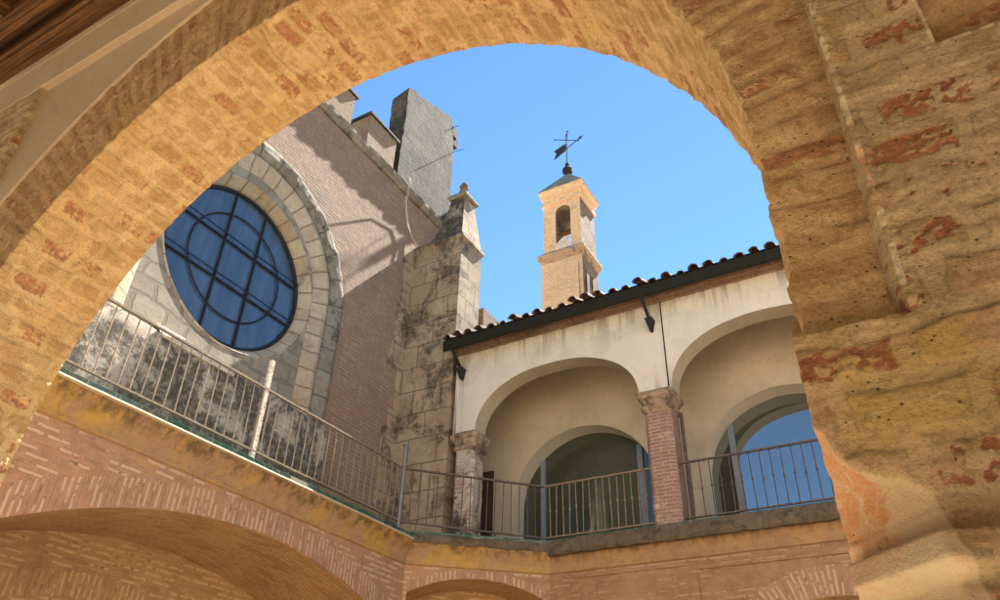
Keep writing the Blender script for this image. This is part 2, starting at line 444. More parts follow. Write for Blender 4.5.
def glass(name, base, refl, tint, rough=.015, wav=.0, bands=False):
    t = NT(name)
    if bands:
        o_ = t.obj()
        n_ = t.noise(t.mapping(o_, (1, 2.6, .35)), 2.0, 6, .65)
        d_ = t.step(t.noise(o_, 5, 8, .72), .5, .72, 0, .35)
        base = t.mix(d_, t.mix(t.step(n_, .38, .62), base, tuple(x*1.5 for x in base)), (.10, .11, .12))
    d = t.n('BsdfDiffuse')
    g = t.n('BsdfGlossy')
    t.put(d.inputs[0], base)
    t.put(g.inputs[0], tint)
    g.inputs['Roughness'].default_value = rough
    mx = t.n('MixShader')
    fr = t.n('Fresnel')
    fr.inputs[0].default_value = 1.5
    f = t.math('ADD', t.math('MULTIPLY', fr.outputs[0], 1.0), refl, True)
    t.put(mx.inputs[0], f)
    t.t.links.new(d.outputs[0], mx.inputs[1])
    t.t.links.new(g.outputs[0], mx.inputs[2])
    if wav:
        bp = t.n('Bump')
        bp.inputs['Strength'].default_value = wav
        bp.inputs['Distance'].default_value = .01
        t.put(bp.inputs['Height'], t.noise(t.obj(), 1.2, 2))
        t.t.links.new(bp.outputs[0], g.inputs['Normal'])
    t.t.links.new(mx.outputs[0], t.t.nodes['Material Output'].inputs[0])
    return t.m
M['glass_blue'] = glass('blue_window_glass', (.034, .056, .085), .03, (.80, .86, .95), .14, .12, True)
M['glass'] = glass('dark_window_glass', (.045, .055, .05), .26, (.88, .90, .90), .01, .03)
M['glass_olive'] = glass('olive_window_glass', (.05, .052, .036), .03, (.7, .8, .8), .03, .05)
M['door'] = wood('dark_door_wood', (.045, .024, .015), (.09, .05, .03), 2)
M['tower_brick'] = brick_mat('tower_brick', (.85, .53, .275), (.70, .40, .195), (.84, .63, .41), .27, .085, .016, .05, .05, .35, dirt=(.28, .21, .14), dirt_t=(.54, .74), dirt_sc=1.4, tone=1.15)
M['tower_side_shade'] = brick_mat('shaded_weathered_tower_side', (.42, .29, .175), (.32, .215, .13), (.48, .37, .26), .27, .085, .016, .05, .05, .4, dirt=(.14, .115, .085), dirt_t=(.44, .62), dirt_sc=1.6, tone=0.7)  # side-face shade put into a darker, weathered brick colour
M['tower_moss'] = brick_mat('tower_cornice_brick', (.58, .38, .22), (.48, .30, .17), (.56, .44, .30), .26, .07, .011, .02, .03, .3, dirt=(.14, .12, .08), dirt_t=(.50, .62), dirt_sc=3, tone=1.05)
M['tower_roof'] = stone_mat('mossy_tower_roof', (.24, .23, .17), (.30, .27, .2), (.15, .14, .1), .3, .2, .02, black_t=(.6, .75), bd=.03)
M['cable'] = metal_mat('pale_cable', (.42, .38, .31), (.28, .25, .2), .6, 0)
M['rear'] = plaster_mat('gallery_rear_limewash', (.84, .77, .66), (.80, .73, .62), None, tone=1.0)
M['upper'] = plaster_mat('upper_storey_limewash', (.78, .70, .58), (.74, .66, .53), None, tone=1.0)

# ------------------------------------------------------------------ mesh helpers
def nz(p, s, seed=0.0):
    return noise.noise(Vector((p[0]*s+seed, p[1]*s+seed*1.7, p[2]*s-seed)))
def fbm(p, s, seed=0.0, oct=4):
    a, v = 1.0, 0.0
    for i in range(oct):
        v += a*nz(p, s*(2.1**i), seed+i*3.1)
        a *= .52
    return v

def fb(p, s, seed=0.0, octv=4):
    return noise.fractal(Vector((p[0]*s+seed, p[1]*s+seed*1.7, p[2]*s-seed)), .9, 2.1, octv)
def ihash(a, b, c=0):
    n = (a*73856093) ^ (b*19349663) ^ (c*83492791)
    n = (n ^ (n >> 13))*1274126177 & 0xffffffff
    return ((n ^ (n >> 16)) & 0xffff)/65535
def sstep(a, b, x):
    t = min(1, max(0, (x-a)/(b-a)))
    return t*t*(3-2*t)
def brickf(p, u, v, ch, bl, prob, seed=1):
    """weathered brick under limewash at surface coordinates u (along the brick), v (courses): height offset, bare, tone, joint"""
    a, b = fb(p, 8, 3+seed, 3), fb(p, 24, 9+seed, 3)
    wu, wv = u+.014*a+.005*b, v+.010*fb(p, 6, 31, 2)+.005*b
    r = math.floor(wv/ch)
    fv = wv-r*ch
    uu = wu+.5*bl*(r % 2)+.06*ihash(r, 7, seed)
    q = math.floor(uu/bl)
    fu = uu-q*bl
    e = min(fv, ch-fv, fu, bl-fu)
    ins = sstep(.010, .020, e)
    h1, h2 = ihash(r, q, seed), ihash(r, q, seed+5)
    m = fb(p, 15, 5, 4)*.40+fb(p, 62, 15, 4)*.55
    bare = 0.0
    if h1 < prob:
        bare = ins*sstep(-.16, .26, m+(h2-.45)*.55)
    tone = .5+(h2-.5)*ins*(.7+.3*m)
    d = ins*(h2-.5)*.006 - (1-ins)*.0042*(1+m) - bare*.0050 + fb(p, 45, 8, 4)*.0018 + fb(p, 5, 2, 3)*.0022 + b*.0016
    return d, bare, tone, 1-ins

class MB:
    def __init__(s):
        s.v, s.f, s.uv, s.mi, s.idx = [], [], [], [], 0
    def vert(s, p):
        s.v.append(tuple(p))
        return len(s.v)-1
    def face(s, ids, uvs=None):
        s.f.append(tuple(ids))
        s.mi.append(s.idx)
        if uvs is None:
            P = [Vector(s.v[i]) for i in ids]
            n = (P[1]-P[0]).cross(P[2]-P[0])
            if len(P) > 3 and n.length < 1e-9:
                n = (P[2]-P[1]).cross(P[3]-P[1])
            a = [abs(q) for q in n]
            hx = hypot(n.x, n.y)
            if a[2] > hx*1.6:
                uvs = [(p.x, p.y) for p in P]
            else:
                t = Vector((-n.y, n.x, 0))
                t = t.normalized() if t.length > 1e-9 else Vector((1, 0, 0))
                if t.x + t.y*1.01 < 0:
                    t = -t
                uvs = [(p.dot(t), p.z) for p in P]
        s.uv.append([tuple(u) for u in uvs])
    def quad(s, a, b, c, d, uvs=None):
        s.face([s.vert(a), s.vert(b), s.vert(c), s.vert(d)], uvs)
    def poly(s, pts, uvs=None):
        s.face([s.vert(p) for p in pts], uvs)
    def box(s, x0, x1, y0, y1, z0, z1):
        i = [s.vert((x, y, z)) for z in (z0, z1) for x, y in ((x0, y0), (x1, y0), (x1, y1), (x0, y1))]
        for q in ((0, 3, 2, 1), (4, 5, 6, 7), (0, 1, 5, 4), (1, 2, 6, 5), (2, 3, 7, 6), (3, 0, 4, 7)):
            s.face([i[k] for k in q])
    def obox(s, c, ax, ay, az, hx, hy, hz):
        c, ax, ay, az = Vector(c), Vector(ax), Vector(ay), Vector(az)
        i = [s.vert(c+ax*hx*x+ay*hy*y+az*hz*z) for z in (-1, 1) for x, y in ((-1, -1), (1, -1), (1, 1), (-1, 1))]
        for q in ((0, 3, 2, 1), (4, 5, 6, 7), (0, 1, 5, 4), (1, 2, 6, 5), (2, 3, 7, 6), (3, 0, 4, 7)):
            s.face([i[k] for k in q])
    def frustum(s, base, top, zb, zt):
        # base, top: (x0,x1,y0,y1)
        B = [(base[0], base[2], zb), (base[1], base[2], zb), (base[1], base[3], zb), (base[0], base[3], zb)]
        T = [(top[0], top[2], zt), (top[1], top[2], zt), (top[1], top[3], zt), (top[0], top[3], zt)]
        for k in range(4):
            s.quad(B[k], B[(k+1) % 4], T[(k+1) % 4], T[k])
        s.quad(*T)
        s.quad(*B[::-1])
    def tube(s, pts, r, n=6, cap=True):
        pts = [Vector(p) for p in pts]
        rs = r if isinstance(r, (list, tuple)) else [r]*len(pts)
        rings = []
        for k, p in enumerate(pts):
            d = (pts[min(k+1, len(pts)-1)]-pts[max(k-1, 0)]).normalized()
            a = d.cross(Vector((0, 0, 1)))
            if a.length < .05:
                a = d.cross(Vector((0, 1, 0)))
            a.normalize()
            b = d.cross(a)
            rings.append([s.vert(p+(a*cos(2*pi*q/n+pi/n)+b*sin(2*pi*q/n+pi/n))*rs[k]) for q in range(n)])
        for k in range(len(rings)-1):
            for q in range(n):
                s.face([rings[k][q], rings[k][(q+1) % n], rings[k+1][(q+1) % n], rings[k+1][q]])
        if cap:
            s.face(rings[0][::-1])
            s.face(rings[-1])
    def lathe(s, c, prof, n=12):
        rings = [[s.vert((c[0]+r*cos(2*pi*q/n), c[1]+r*sin(2*pi*q/n), c[2]+z)) for q in range(n)] for r, z in prof]
        for k in range(len(rings)-1):
            for q in range(n):
                s.face([rings[k][q], rings[k][(q+1) % n], rings[k+1][(q+1) % n], rings[k+1][q]])
        s.face(rings[0][::-1])
        s.face(rings[-1])
    def build(s, name, mats, parent=None, smooth=False, weld=False):
        me = bpy.data.meshes.new(name)
        me.from_pydata(s.v, [], s.f)
        ul = me.uv_layers.new(name='uv')
        k = 0
        for u in s.uv:
            for q in u:
                ul.data[k].uv = q
                k += 1
        if not isinstance(mats, (list, tuple)):
            mats = [mats]
        for q in mats:
            me.materials.append(q)
        for p, i in zip(me.polygons, s.mi):
            p.material_index = i
            p.use_smooth = smooth
        if weld:
            bm = bmesh.new()
            bm.from_mesh(me)
            bmesh.ops.remove_doubles(bm, verts=bm.verts, dist=.0005)
            bm.to_mesh(me)
            bm.free()
        o = bpy.data.objects.new(name, me)
        C.objects.link(o)
        if parent:
            o.parent = parent
            o.matrix_parent_inverse = Matrix.Translation(parent_loc(parent)).inverted()
        return o

def parent_loc(o):
    v = Vector(o.location)
    while o.parent:
        o = o.parent
        v = v
    return v

def thing(name, label, cat, loc=(0, 0, 0), group=None):
    o = bpy.data.objects.new(name, None)
    C.objects.link(o)
    o.location = loc
    o.empty_display_size = .2
    o['label'] = label
    o['category'] = cat
    if group:
        o['group'] = group
    return o
def tag(o, label, cat, group=None):
    o['label'] = label
    o['category'] = cat
    if group:
        o['group'] = group
    return o
def part(name, mb, mat, par, label=None, **kw):
    o = mb.build(name, mat, par, **kw)
    if label:
        o['label'] = label
    return o
def struct(name, mb, mat):
    o = mb.build(name, mat)
    o['kind'] = 'structure'
    return o

def linspace(a, b, n):
    return [a+(b-a)*i/(n-1) for i in range(n)]

# a vertical wall sheet with an arched hole: P(u, z) -> point on the sheet
def sheet_arch(mb, P, u0, u1, z0, z1, top, ua, ub, du=.1):
    """solid left and right of [ua,ub]; above the opening the sheet runs from top(u) to z1"""
    if ua > u0:
        mb.quad(P(u0, z0), P(ua, z0), P(ua, z1), P(u0, z1), [(u0, z0), (ua, z0), (ua, z1), (u0, z1)])
    if ub < u1:
        mb.quad(P(ub, z0), P(u1, z0), P(u1, z1), P(ub, z1), [(ub, z0), (u1, z0), (u1, z1), (ub, z1)])
    n = max(8, int((ub-ua)/du))
    us = [ua+(ub-ua)*(.5-.5*cos(pi*i/n)) for i in range(n+1)]
    for a, b in zip(us, us[1:]):
        mb.quad(P(a, top(a)), P(b, top(b)), P(b, z1), P(a, z1), [(a, top(a)), (b, top(b)), (b, z1), (a, z1)])
    return us

# a thick strip following a curve of (u,z) points: faces between two curves
def strip(mb, A, B, ulen=None, vscale=1.0):
    L = 0
    for k in range(len(A)-1):
        a, b, c, d = A[k], A[k+1], B[k+1], B[k]
        dl = (((Vector(b)-Vector(a)).length)+((Vector(c)-Vector(d)).length))/2
        w = (Vector(a)-Vector(d)).length
        w2 = (Vector(b)-Vector(c)).length
        mb.quad(a, b, c, d, [(0, L), (0, L+dl), (w2, L+dl), (w, L)])
        L += dl
    return L

GZ = -1.6
# ------------------------------------------------------------------ ground
mb = MB()
mb.quad((-60, 1.0, GZ-.004), (60, 1.0, GZ-.004), (60, 60, GZ-.004), (-60, 60, GZ-.004))
struct('courtyard_paving', mb, M['pave'])
mb = MB()
mb.quad((-60, -60, GZ), (60, -60, GZ), (60, 1.54, GZ), (-60, 1.54, GZ))
struct('gallery_floor', mb, M['gfloor'])

# ------------------------------------------------------------------ NEAR ARCADE
AX, AZ, AR = -1.683, .982, 1.571
Y0, Y1 = 1.10, 1.54
near = thing('brick_arcade', 'weathered ochre brick arch in the foreground framing the courtyard view', 'arcade wall', (AX, 1.3, GZ))

def make_arch():
    mb = MB()
    path = []                                    # (x, z, nx, nz, arc)
    for z in linspace(.56, AZ, 70)[:-1]:
        path.append((AX+AR, z, -1, 0))
    nA = 760
    for i in range(nA+1):
        a = pi*i/nA
        path.append((AX+AR*cos(a), AZ+AR*sin(a), -cos(a), -sin(a)))
    for z in linspace(AZ, GZ, 70)[1:]:
        path.append((AX-AR, z, 1, 0))
    # profile: front face (r outwards), soffit, far face
    nf, ns = 66, 62
    prof = [(r, Y0) for r in linspace(.52, .0, nf)] + [(0, y) for y in linspace(Y0, Y1, ns)[1:]] + [(r, Y1) for r in linspace(0, .5, 10)[1:]]
    pu = [0]
    for a, b in zip(prof, prof[1:]):
        pu.append(pu[-1]+hypot(a[0]-b[0], a[1]-b[1]))
    rows, att = [], []
    L = 0
    for k, (x, z, nx, nzv) in enumerate(path):
        if k:
            L += hypot(x-path[k-1][0], z-path[k-1][1])
        row = []
        for w, (r, y) in enumerate(prof):
            p = (x-nx*r, y, z-nzv*r)
            front, back = w < nf-1, w > nf+ns-2
            if front:
                d, ba, to, jo = brickf(p, r, L, .066, .27, .22, 2)
            else:
                d, ba, to, jo = brickf(p, y-Y0, L, .088, .145, .48 if y > 1.33 else .24, 1)
            e1 = max(0, 1-hypot(r, y-Y0)/.022)
            e2 = max(0, 1-hypot(r, y-Y1)/.022)
            d -= e1*(.002+.012*max(0, fb(p, 18, 2, 4))) + e2*(.001+.006*max(0, fb(p, 24, 5, 4)))
            seam = abs(L-3.05-.03*fb(p, 6, 3, 3))
            if not front and not back and seam < .006:
                d -= .012*(1-seam/.006)
                to = .30
            f = min(1, r/.03)
            if front:
                q = (p[0]+nx*d*(1-f), y-d*f, p[2]+nzv*d*(1-f))
            elif back:
                q = (p[0]+nx*d*(1-f), y+d*f, p[2]+nzv*d*(1-f))
            else:
                q = (p[0]+nx*d, y+e1*.005-e2*.004, p[2]+nzv*d)
            row.append(mb.vert(q))
            att.append((ba, to, jo))
            if w in (nf-1, nf+ns-2):             # split the arris so it stays crisp
                row.append(mb.vert(q))
                att.append((ba, to, jo))
        rows.append((row, L))
    s1, s2 = nf-1, nf+ns-1
    for (ra, la), (rb, lb) in zip(rows, rows[1:]):
        for j in range(len(ra)-1):
            if j in (s1, s2):
                continue
            w = j-(j > s1)-(j > s2)
            mb.face([ra[j], rb[j], rb[j+1], ra[j+1]], [(pu[w], la), (pu[w], lb), (pu[w+1], lb), (pu[w+1], la)])
    return mb, att
def set_att(o, att, names=('bare', 'tone', 'joint')):
    n = len(o.data.vertices)
    for k, nm in enumerate(names):
        a = o.data.attributes.new(nm, 'FLOAT', 'POINT')
        v = [q[k] for q in att]
        v += [.5 if nm == 'tone' else 0.0]*(n-len(v))
        a.data.foreach_set('value', v[:n])
am, aatt = make_arch()
arch_o = part('brick_arch', am, M['arch'], near, smooth=True)
set_att(arch_o, aatt)

# pier + pilaster right of the arch: one fine relief sheet
PF = 1.07
def pier_y(x, z):
    """front surface depth of the pier at x, z; also returns the patch flag"""
    y = PF
    # ring side above the springing: sink behind the ring
    fx = .047 if z > .60 else -9
    if z > .612+.004*nz((x, 0, z), 30) and x < fx:
        w = .03*min(1, max(0, (1.25-z)/.6))
        t = min(1, max(0, (fx-x)/(.006+w*.55)))
        y = PF+.05*t
        return y, 0
    if x > .22 and z > 1.11:
        return PF+.045, 0
    # chamfered lower corner with an impost moulding running round it
    jag = .012*fbm((x, 0, z), 9, 3, 3)
    xr = None
    P = [(.47, -.125), (.45, -.106), (.42, -.092), (.395, -.075), (.38, -.045), (.368, -.01), (.345, .006), (.31, .012), (.285, .016), (.25, .022), (.2, .03), (-1.6, .03)]
    if z < P[0][0]:
        for (za, xa), (zb, xb) in zip(P, P[1:]):
            if za >= z >= zb:
                xr = xa+(xb-xa)*(za-z)/(za-zb)
                break
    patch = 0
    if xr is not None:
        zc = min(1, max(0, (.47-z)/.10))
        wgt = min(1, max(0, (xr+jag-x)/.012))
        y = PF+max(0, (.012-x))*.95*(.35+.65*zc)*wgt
        patch = min(1, max(0, .5+(xr+jag-x)/.03))  # where sunlight is painted on the chamfer
    # impost: fillet, cavetto, band
    def prof(q):
        if q > .322: return 0
        if q > .296: return -.004+.016*(.322-q)/.026
        if q > .288: return .012-.045*(.296-q)/.008
        if q > .252: return -.033-.012*(.288-q)/.036
        if q > .236: return -.045+.040*(.252-q)/.016
        if q > .205: return -.005-.012*(.236-q)/.031
        return -.017*max(0, (q+1.6)/1.805)
    y += prof(z+.004*nz((x, 0, z), 12))*(.8+.5*patch)
    return y, patch

def make_pier():
    mb = MB()
    xs = linspace(-.117, .34, 112) + linspace(.34, .86, 24)[1:]
    zs = linspace(GZ, .1, 40) + linspace(.1, 1.64, 370)[1:] + linspace(1.64, 3.42, 60)[1:]
    ids = {}
    att = []
    for i, x in enumerate(xs):
        for j, z in enumerate(zs):
            y, pt = pier_y(x, z)
            p = (x, y, z)
            d, ba, to, jo = brickf(p, x+.3, z+.02, .088, .17, .42, 4)
            lo = 1-.75*pt
            d = d*.85*lo + fb(p, 3.5, 11, 3)*.0016 + fb(p, 90, 3, 3)*.0012*lo
            if abs(x-.047) < .02 and z > .62:
                d += .003+.010*max(0, fb(p, 25, 6, 3))
            x2 = x
            if i == 0:
                x2 += fb(p, 18, 8, 4)*.006
            ids[i, j] = mb.vert((x2, y-d, z))
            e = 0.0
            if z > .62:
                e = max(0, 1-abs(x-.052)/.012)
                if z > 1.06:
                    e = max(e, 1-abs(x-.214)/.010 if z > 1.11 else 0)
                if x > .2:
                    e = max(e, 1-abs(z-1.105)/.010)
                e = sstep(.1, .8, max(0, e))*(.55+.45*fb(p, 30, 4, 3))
            att.append((ba*(1-max(pt, min(1, e))), to, jo, max(pt, min(.8, e))))  # last value: painted sunlit patch and paler worn edges
    for i in range(len(xs)-1):
        for j in range(len(zs)-1):
            if xs[i+1] < .0 and zs[j] > .66:
                continue
            mb.face([ids[i, j], ids[i+1, j], ids[i+1, j+1], ids[i, j+1]], [(xs[i]+.07, zs[j]), (xs[i+1]+.07, zs[j]), (xs[i+1]+.07, zs[j+1]), (xs[i]+.07, zs[j+1])])
    mb.idx = 0
    # jamb running back to the court face, right side, court face
    for j in range(len(zs)-1):
        if zs[j+1] > .62:
            break
        a, b = Vector(mb.v[ids[0, j]]), Vector(mb.v[ids[0, j+1]])
        mb.quad((a.x, Y1, a.z), a, b, (b.x, Y1, b.z))
    mb.quad((-.117, Y1, GZ), (-.117, Y1, .62), (.86, Y1, .62), (.86, Y1, GZ))
    mb.quad((.86, PF, GZ), (.86, Y1, GZ), (.86, Y1, .62), (.86, PF, .62))
    return mb, att
pm, pf = make_pier()
po_ = part('pier', pm, M['pier_worn_sunlit'], near, smooth=True)
set_att(po_, pf, ('bare', 'tone', 'joint', 'worn'))  # 'worn' holds the painted sunlit patch and paler worn edges

# smooth plaster between ring and frame: sheet with a circular cut, with a rim facing the ring
mb = MB()
RO = .515+AR
def ptop(u):
    return AZ+sqrt(max(0, RO*RO-(u-AX)**2))
PY = 1.09
us = []
n = 90
ua, ub = AX-RO, AX+RO
th = [pi-pi*i/n for i in range(n+1)]
cur = [(AX+(RO+.006*nz((q, 0, 0), 6))*cos(q), AZ+(RO+.01*nz((q, 0, 0), 4))*sin(q)) for q in th]
cur = [c for c in cur if -3.6 < c[0] < .12]
cur = [(-3.62, -1.6), (-3.62, cur[0][1])] + cur
for a, b in zip(cur, cur[1:]):
    if b[0]-a[0] > 1e-6:
        mb.quad((a[0], PY, a[1]), (b[0], PY, b[1]), (b[0], PY, 3.13), (a[0], PY, 3.13))
    mb.quad((a[0], PY, a[1]), (a[0], Y0+.03, a[1]), (b[0], Y0+.03, b[1]), (b[0], PY, b[1]))
part('plaster_panel', mb, M['panel'], near)
# frame: upper band with a rounded lower arris, left pilaster with a broken edge
mb = MB()
ZL, ZC = 3.08, 3.37
PU = 1.052
def band(x0, x1):
    n = max(2, int((x1-x0)/.06))
    X = linspace(x0, x1, n+1)
    pr = [(PY+.002, ZL+.004), (PU+.004, ZL+.0), (PU, ZL+.004), (PU, ZC-.02), (PU-.004, ZC-.006), (PU+.01, ZC)]
    for a, b in zip(X, X[1:]):
        da, db = .005*nz((a, 0, 0), 3), .005*nz((b, 0, 0), 3)
        for (ya, za), (yb, zb) in zip(pr, pr[1:]):
            mb.quad((a, ya, za+da), (b, ya, za+db), (b, yb, zb+db), (a, yb, zb+da))
band(-4.4, .6)
part('upper_band', mb, M['panel'], near)
mb = MB()
patt = []
zs = linspace(GZ, 2.0, 30)+linspace(2.0, ZL+.004, 200)[1:]
prev = None
for z in zs:
    e = -3.485+.012*fbm((0, 0, z), 9, 3, 3)+(.02 if fbm((0, 3, z), 5, 1, 2) > .25 else 0)
    row = [(-4.3, PU, z)]
    for x in linspace(-4.2, e-.012, 60):
        row.append((x, PU-.004*fbm((x, 0, z), 12, 4, 3), z))
    row += [(e, PU+.008, z), (e+.006, PY+.03, z)]
    ids = []
    for p in row:
        d, ba, to, jo = brickf(p, p[0], p[2], .07, .24, .12, 6)
        ids.append(mb.vert((p[0], p[1]-d, p[2])))
        patt.append((ba, to, jo))
    if prev:
        for k in range(len(row)-1):
            mb.face([prev[k], prev[k+1], ids[k+1], ids[k]])
    prev = ids
set_att(part('pilaster', mb, M['pier'], near), patt)
# neighbouring bay to the right (copy of the arch), walls, upper storey
a2 = arch_o.copy()
C.objects.link(a2)
a2.parent = near
a2.matrix_parent_inverse = arch_o.matrix_parent_inverse
a2.location = (4.13, 0, 0)
mb = MB()
def wall_above(xc, x0, x1, y, flip=False):
    P = (lambda u, z: (u, y, z))
    R = AR+.4
    sheet_arch(mb, P, x0, x1, GZ, 3.4, lambda u: AZ+sqrt(max(0, R*R-(u-xc)**2)), max(x0, xc-R), min(x1, xc+R), .12)
wall_above(AX+4.13, .50, 4.9, 1.125)
wall_above(AX+4.13, .38, 4.9, Y1+.01)
wall_above(AX, -4.2, .38, Y1+.012)
mb.box(-8.4, -4.2, PF+.03, Y1, GZ, 3.4)
mb.box(4.9, 9.0, PF+.03, Y1, GZ, 3.4)
mb.box(-3.64, -3.3, PY+.04, Y1-.02, GZ, 3.4)
part('flank_wall', mb, M['panel'], near)
mb = MB()
mb.box(-6.95, 9.0, 1.0, Y1+.03, 3.66, 7.1)
part('upper_wall', mb, M['upper'], near)
mb = MB()
mb.box(-6.95, 9.0, -2.6, 1.7, 7.12, 7.3)
part('roof_slab', mb, M['rooftile'], near)
mb = MB()
mb.box(-8.4, 9.0, -3.0, -2.6, GZ, 3.4)
part('rear_wall', mb, M['rear'], near)

# wooden ceiling of the gallery
ceil = thing('wooden_ceiling', 'dark carved timber ceiling in the upper left corner of the photo', 'ceiling', (-2, -.8, 3.4))
mb = MB()
mb.box(-8.4, 9.0, -2.6, 1.05, 3.60, 3.66)
part('ceiling_boards', mb, M['wood'], ceil)
for (y0, y1, z0, z1) in ((1.0, 1.05, 3.425, 3.60), (.975, 1.0, 3.385, 3.60), (.945, .975, 3.372, 3.60), (.925, .945, 3.40, 3.60), (.86, .925, 3.55, 3.60), (.83, .86, 3.40, 3.60), (.79, .83, 3.43, 3.60)):
    mb = MB()
    mb.box(-6.9, 9.0, y0, y1-.001, z0, z1-.001)
    part('wall_plate_moulding', mb, M['wood'], ceil)
for (y0, y1) in ((.52, .60), (.16, .28), (-.5, -.38), (-1.2, -1.08), (-1.9, -1.78)):
    mb = MB()
    mb.frustum((-6.9, 9.0, y0+.015, y1-.015), (-6.9, 9.0, y0, y1), 3.48, 3.50)
    mb.box(-6.9, 9.0, y0+.001, y1-.001, 3.50, 3.599)
    part('beam', mb, M['wood'], ceil)
for k in range(36):
    x = -6.62+k*.42
    mb = MB()
    mb.box(x, x+.05, -2.59, .789, 3.44, 3.598)
    mb.box(x-.03, x, -2.59, .788, 3.50, 3.597)
    mb.box(x+.05, x+.08, -2.59, .788, 3.50, 3.597)
    part('cross_rib', mb, M['woody'], ceil)

# ------------------------------------------------------------------ SIDE WING (left)
wing = thing('cloister_wing', 'long left cloister wing of pinkish brick with a wide low arch', 'cloister wing', (-7.8, 5.4, GZ))
XW = -7.0
Rw, cy, cz = 6.44, 6.27, -3.809
def wtop(u, add=0):
    return cz+sqrt((Rw+add)**2-(u-cy)**2)
ya, yb = 3.05, 9.02
mb = MB()
P = lambda u, z: (XW, u, z)
mb.quad(P(1.5, GZ), P(ya, GZ), P(ya, 2.96), P(1.5, 2.96), [(1.5, GZ), (ya, GZ), (ya, 2.96), (1.5, 2.96)])
mb.quad(P(yb, GZ), P(9.2, GZ), P(9.2, 2.96), P(yb, 2.96), [(yb, GZ), (9.2, GZ), (9.2, 2.96), (yb, 2.96)])
U = linspace(ya, yb, 61)
for a, b in zip(U, U[1:]):
    za, zb = wtop(a, .30), wtop(b, .30)
    mb.quad(P(a, za), P(b, zb), P(b, 2.96), P(a, 2.96), [(a, za), (b, zb), (b, 2.96), (a, 2.96)])
part('wall', mb, M['wing_brick'], wing)
mb = MB()
A = [(XW, u, wtop(u)) for u in U]
angs = [atan2(wtop(u)-cz, u-cy) for u in U]
B = [(XW, u, wtop(u, .30)) for u in U]
strip(mb, A, B)
part('arch_ring', mb, M['wing_ring'], wing)
mb = MB()
XB = -8.75
L = 0
for a, b in zip(U, U[1:]):
    dl = hypot(b-a, wtop(b)-wtop(a))
    mb.quad((XW, a, wtop(a)), (XB, a, wtop(a)), (XB, b, wtop(b)), (XW, b, wtop(b)), [(L, 0), (L, 1.75), (L+dl, 1.75), (L+dl, 0)])
    L += dl
for y in (ya, yb):
    mb.quad((XW, y, GZ), (XB, y, GZ), (XB, y, wtop(y)), (XW, y, wtop(y)))
part('vault', mb, M['vault'], wing)
mb = MB()
# back wall with a relieving arch of upright bricks
R3, c3y, c3z = 3.2, 5.6, -1.35
U3 = linspace(3.1, 8.1, 50)
def t3(u, add=0):
    return c3z+sqrt((R3+add)**2-(u-c3y)**2)
mb.quad((XB, ya, GZ), (XB, yb, GZ), (XB, yb, 2.7), (XB, ya, 2.7), [(ya, GZ), (yb, GZ), (yb, 2.7), (ya, 2.7)])
bk = part('back_wall', mb, M['vault'], wing)
mb = MB()
strip(mb, [(XB+.012, u, t3(u)) for u in U3], [(XB+.012, u, t3(u, .30)) for u in U3])
strip(mb, [(XB+.012, u, t3(u, .30)) for u in U3], [(XB-.01, u, t3(u, .30)) for u in U3])
part('relieving_arch', mb, M['vault'], bk)

# cornice: profile swept along plan paths; (o, z): o = outwards into the court
def sweep(path, prof, jag=0, seg=.08, close=None):
    """path: list of plan points; outward = right-hand side offsets given per vertex by mitre"""
    mb = MB()
    n = len(path)
    dirs = []
    for a, b in zip(path, path[1:]):
        d = Vector((b[0]-a[0], b[1]-a[1]))
        dirs.append(d.normalized())
    nr = [Vector((d.y, -d.x)) for d in dirs]
    mit = []
    for k in range(n):
        if k == 0:
            q = nr[0] if close is None or close[0] is None else close[0]
        elif k == n-1:
            q = nr[-1] if close is None or close[1] is None else close[1]
        else:
            q = (nr[k-1]+nr[k]).normalized()
            q = q/max(.2, q.dot(nr[k]))
        mit.append(q)
    Lacc = 0
    for k in range(n-1):
        a, b = Vector(path[k]), Vector(path[k+1])
        Ls = (b-a).length
        m = max(1, int(Ls/seg)) if jag else 1
        prev = None
        for i in range(m+1):
            f = i/m
            p = a.lerp(b, f)
            q = mit[k].lerp(mit[k+1], f)
            if 0 < i < m:
                q = nr[k]+ (q-q.dot(nr[k])*nr[k])
            row = []
            for o, z in prof:
                oo = o
                zz = z
                if jag and o > .04:
                    w = (p.x+q.x*o, p.y+q.y*o, z)
                    oo = o+jag*fbm(w, 5, 3, 4)
                    zz = z+jag*.35*fbm(w, 7, 13, 3)
                row.append(Vector((p.x+q.x*oo, p.y+q.y*oo, zz)))
            if prev:
                for j in range(len(prof)-1):
                    v0 = sum(hypot(prof[t+1][0]-prof[t][0], prof[t+1][1]-prof[t][1]) for t in range(j))
                    v1 = v0+hypot(prof[j+1][0]-prof[j][0], prof[j+1][1]-prof[j][1])
                    la, lb = Lacc+Ls*(i-1)/m, Lacc+Ls*i/m
                    mb.quad(prev[j], row[j], row[j+1], prev[j+1], [(la, v0), (lb, v0), (lb, v1), (la, v1)])
            prev = row
        Lacc += Ls
    return mb

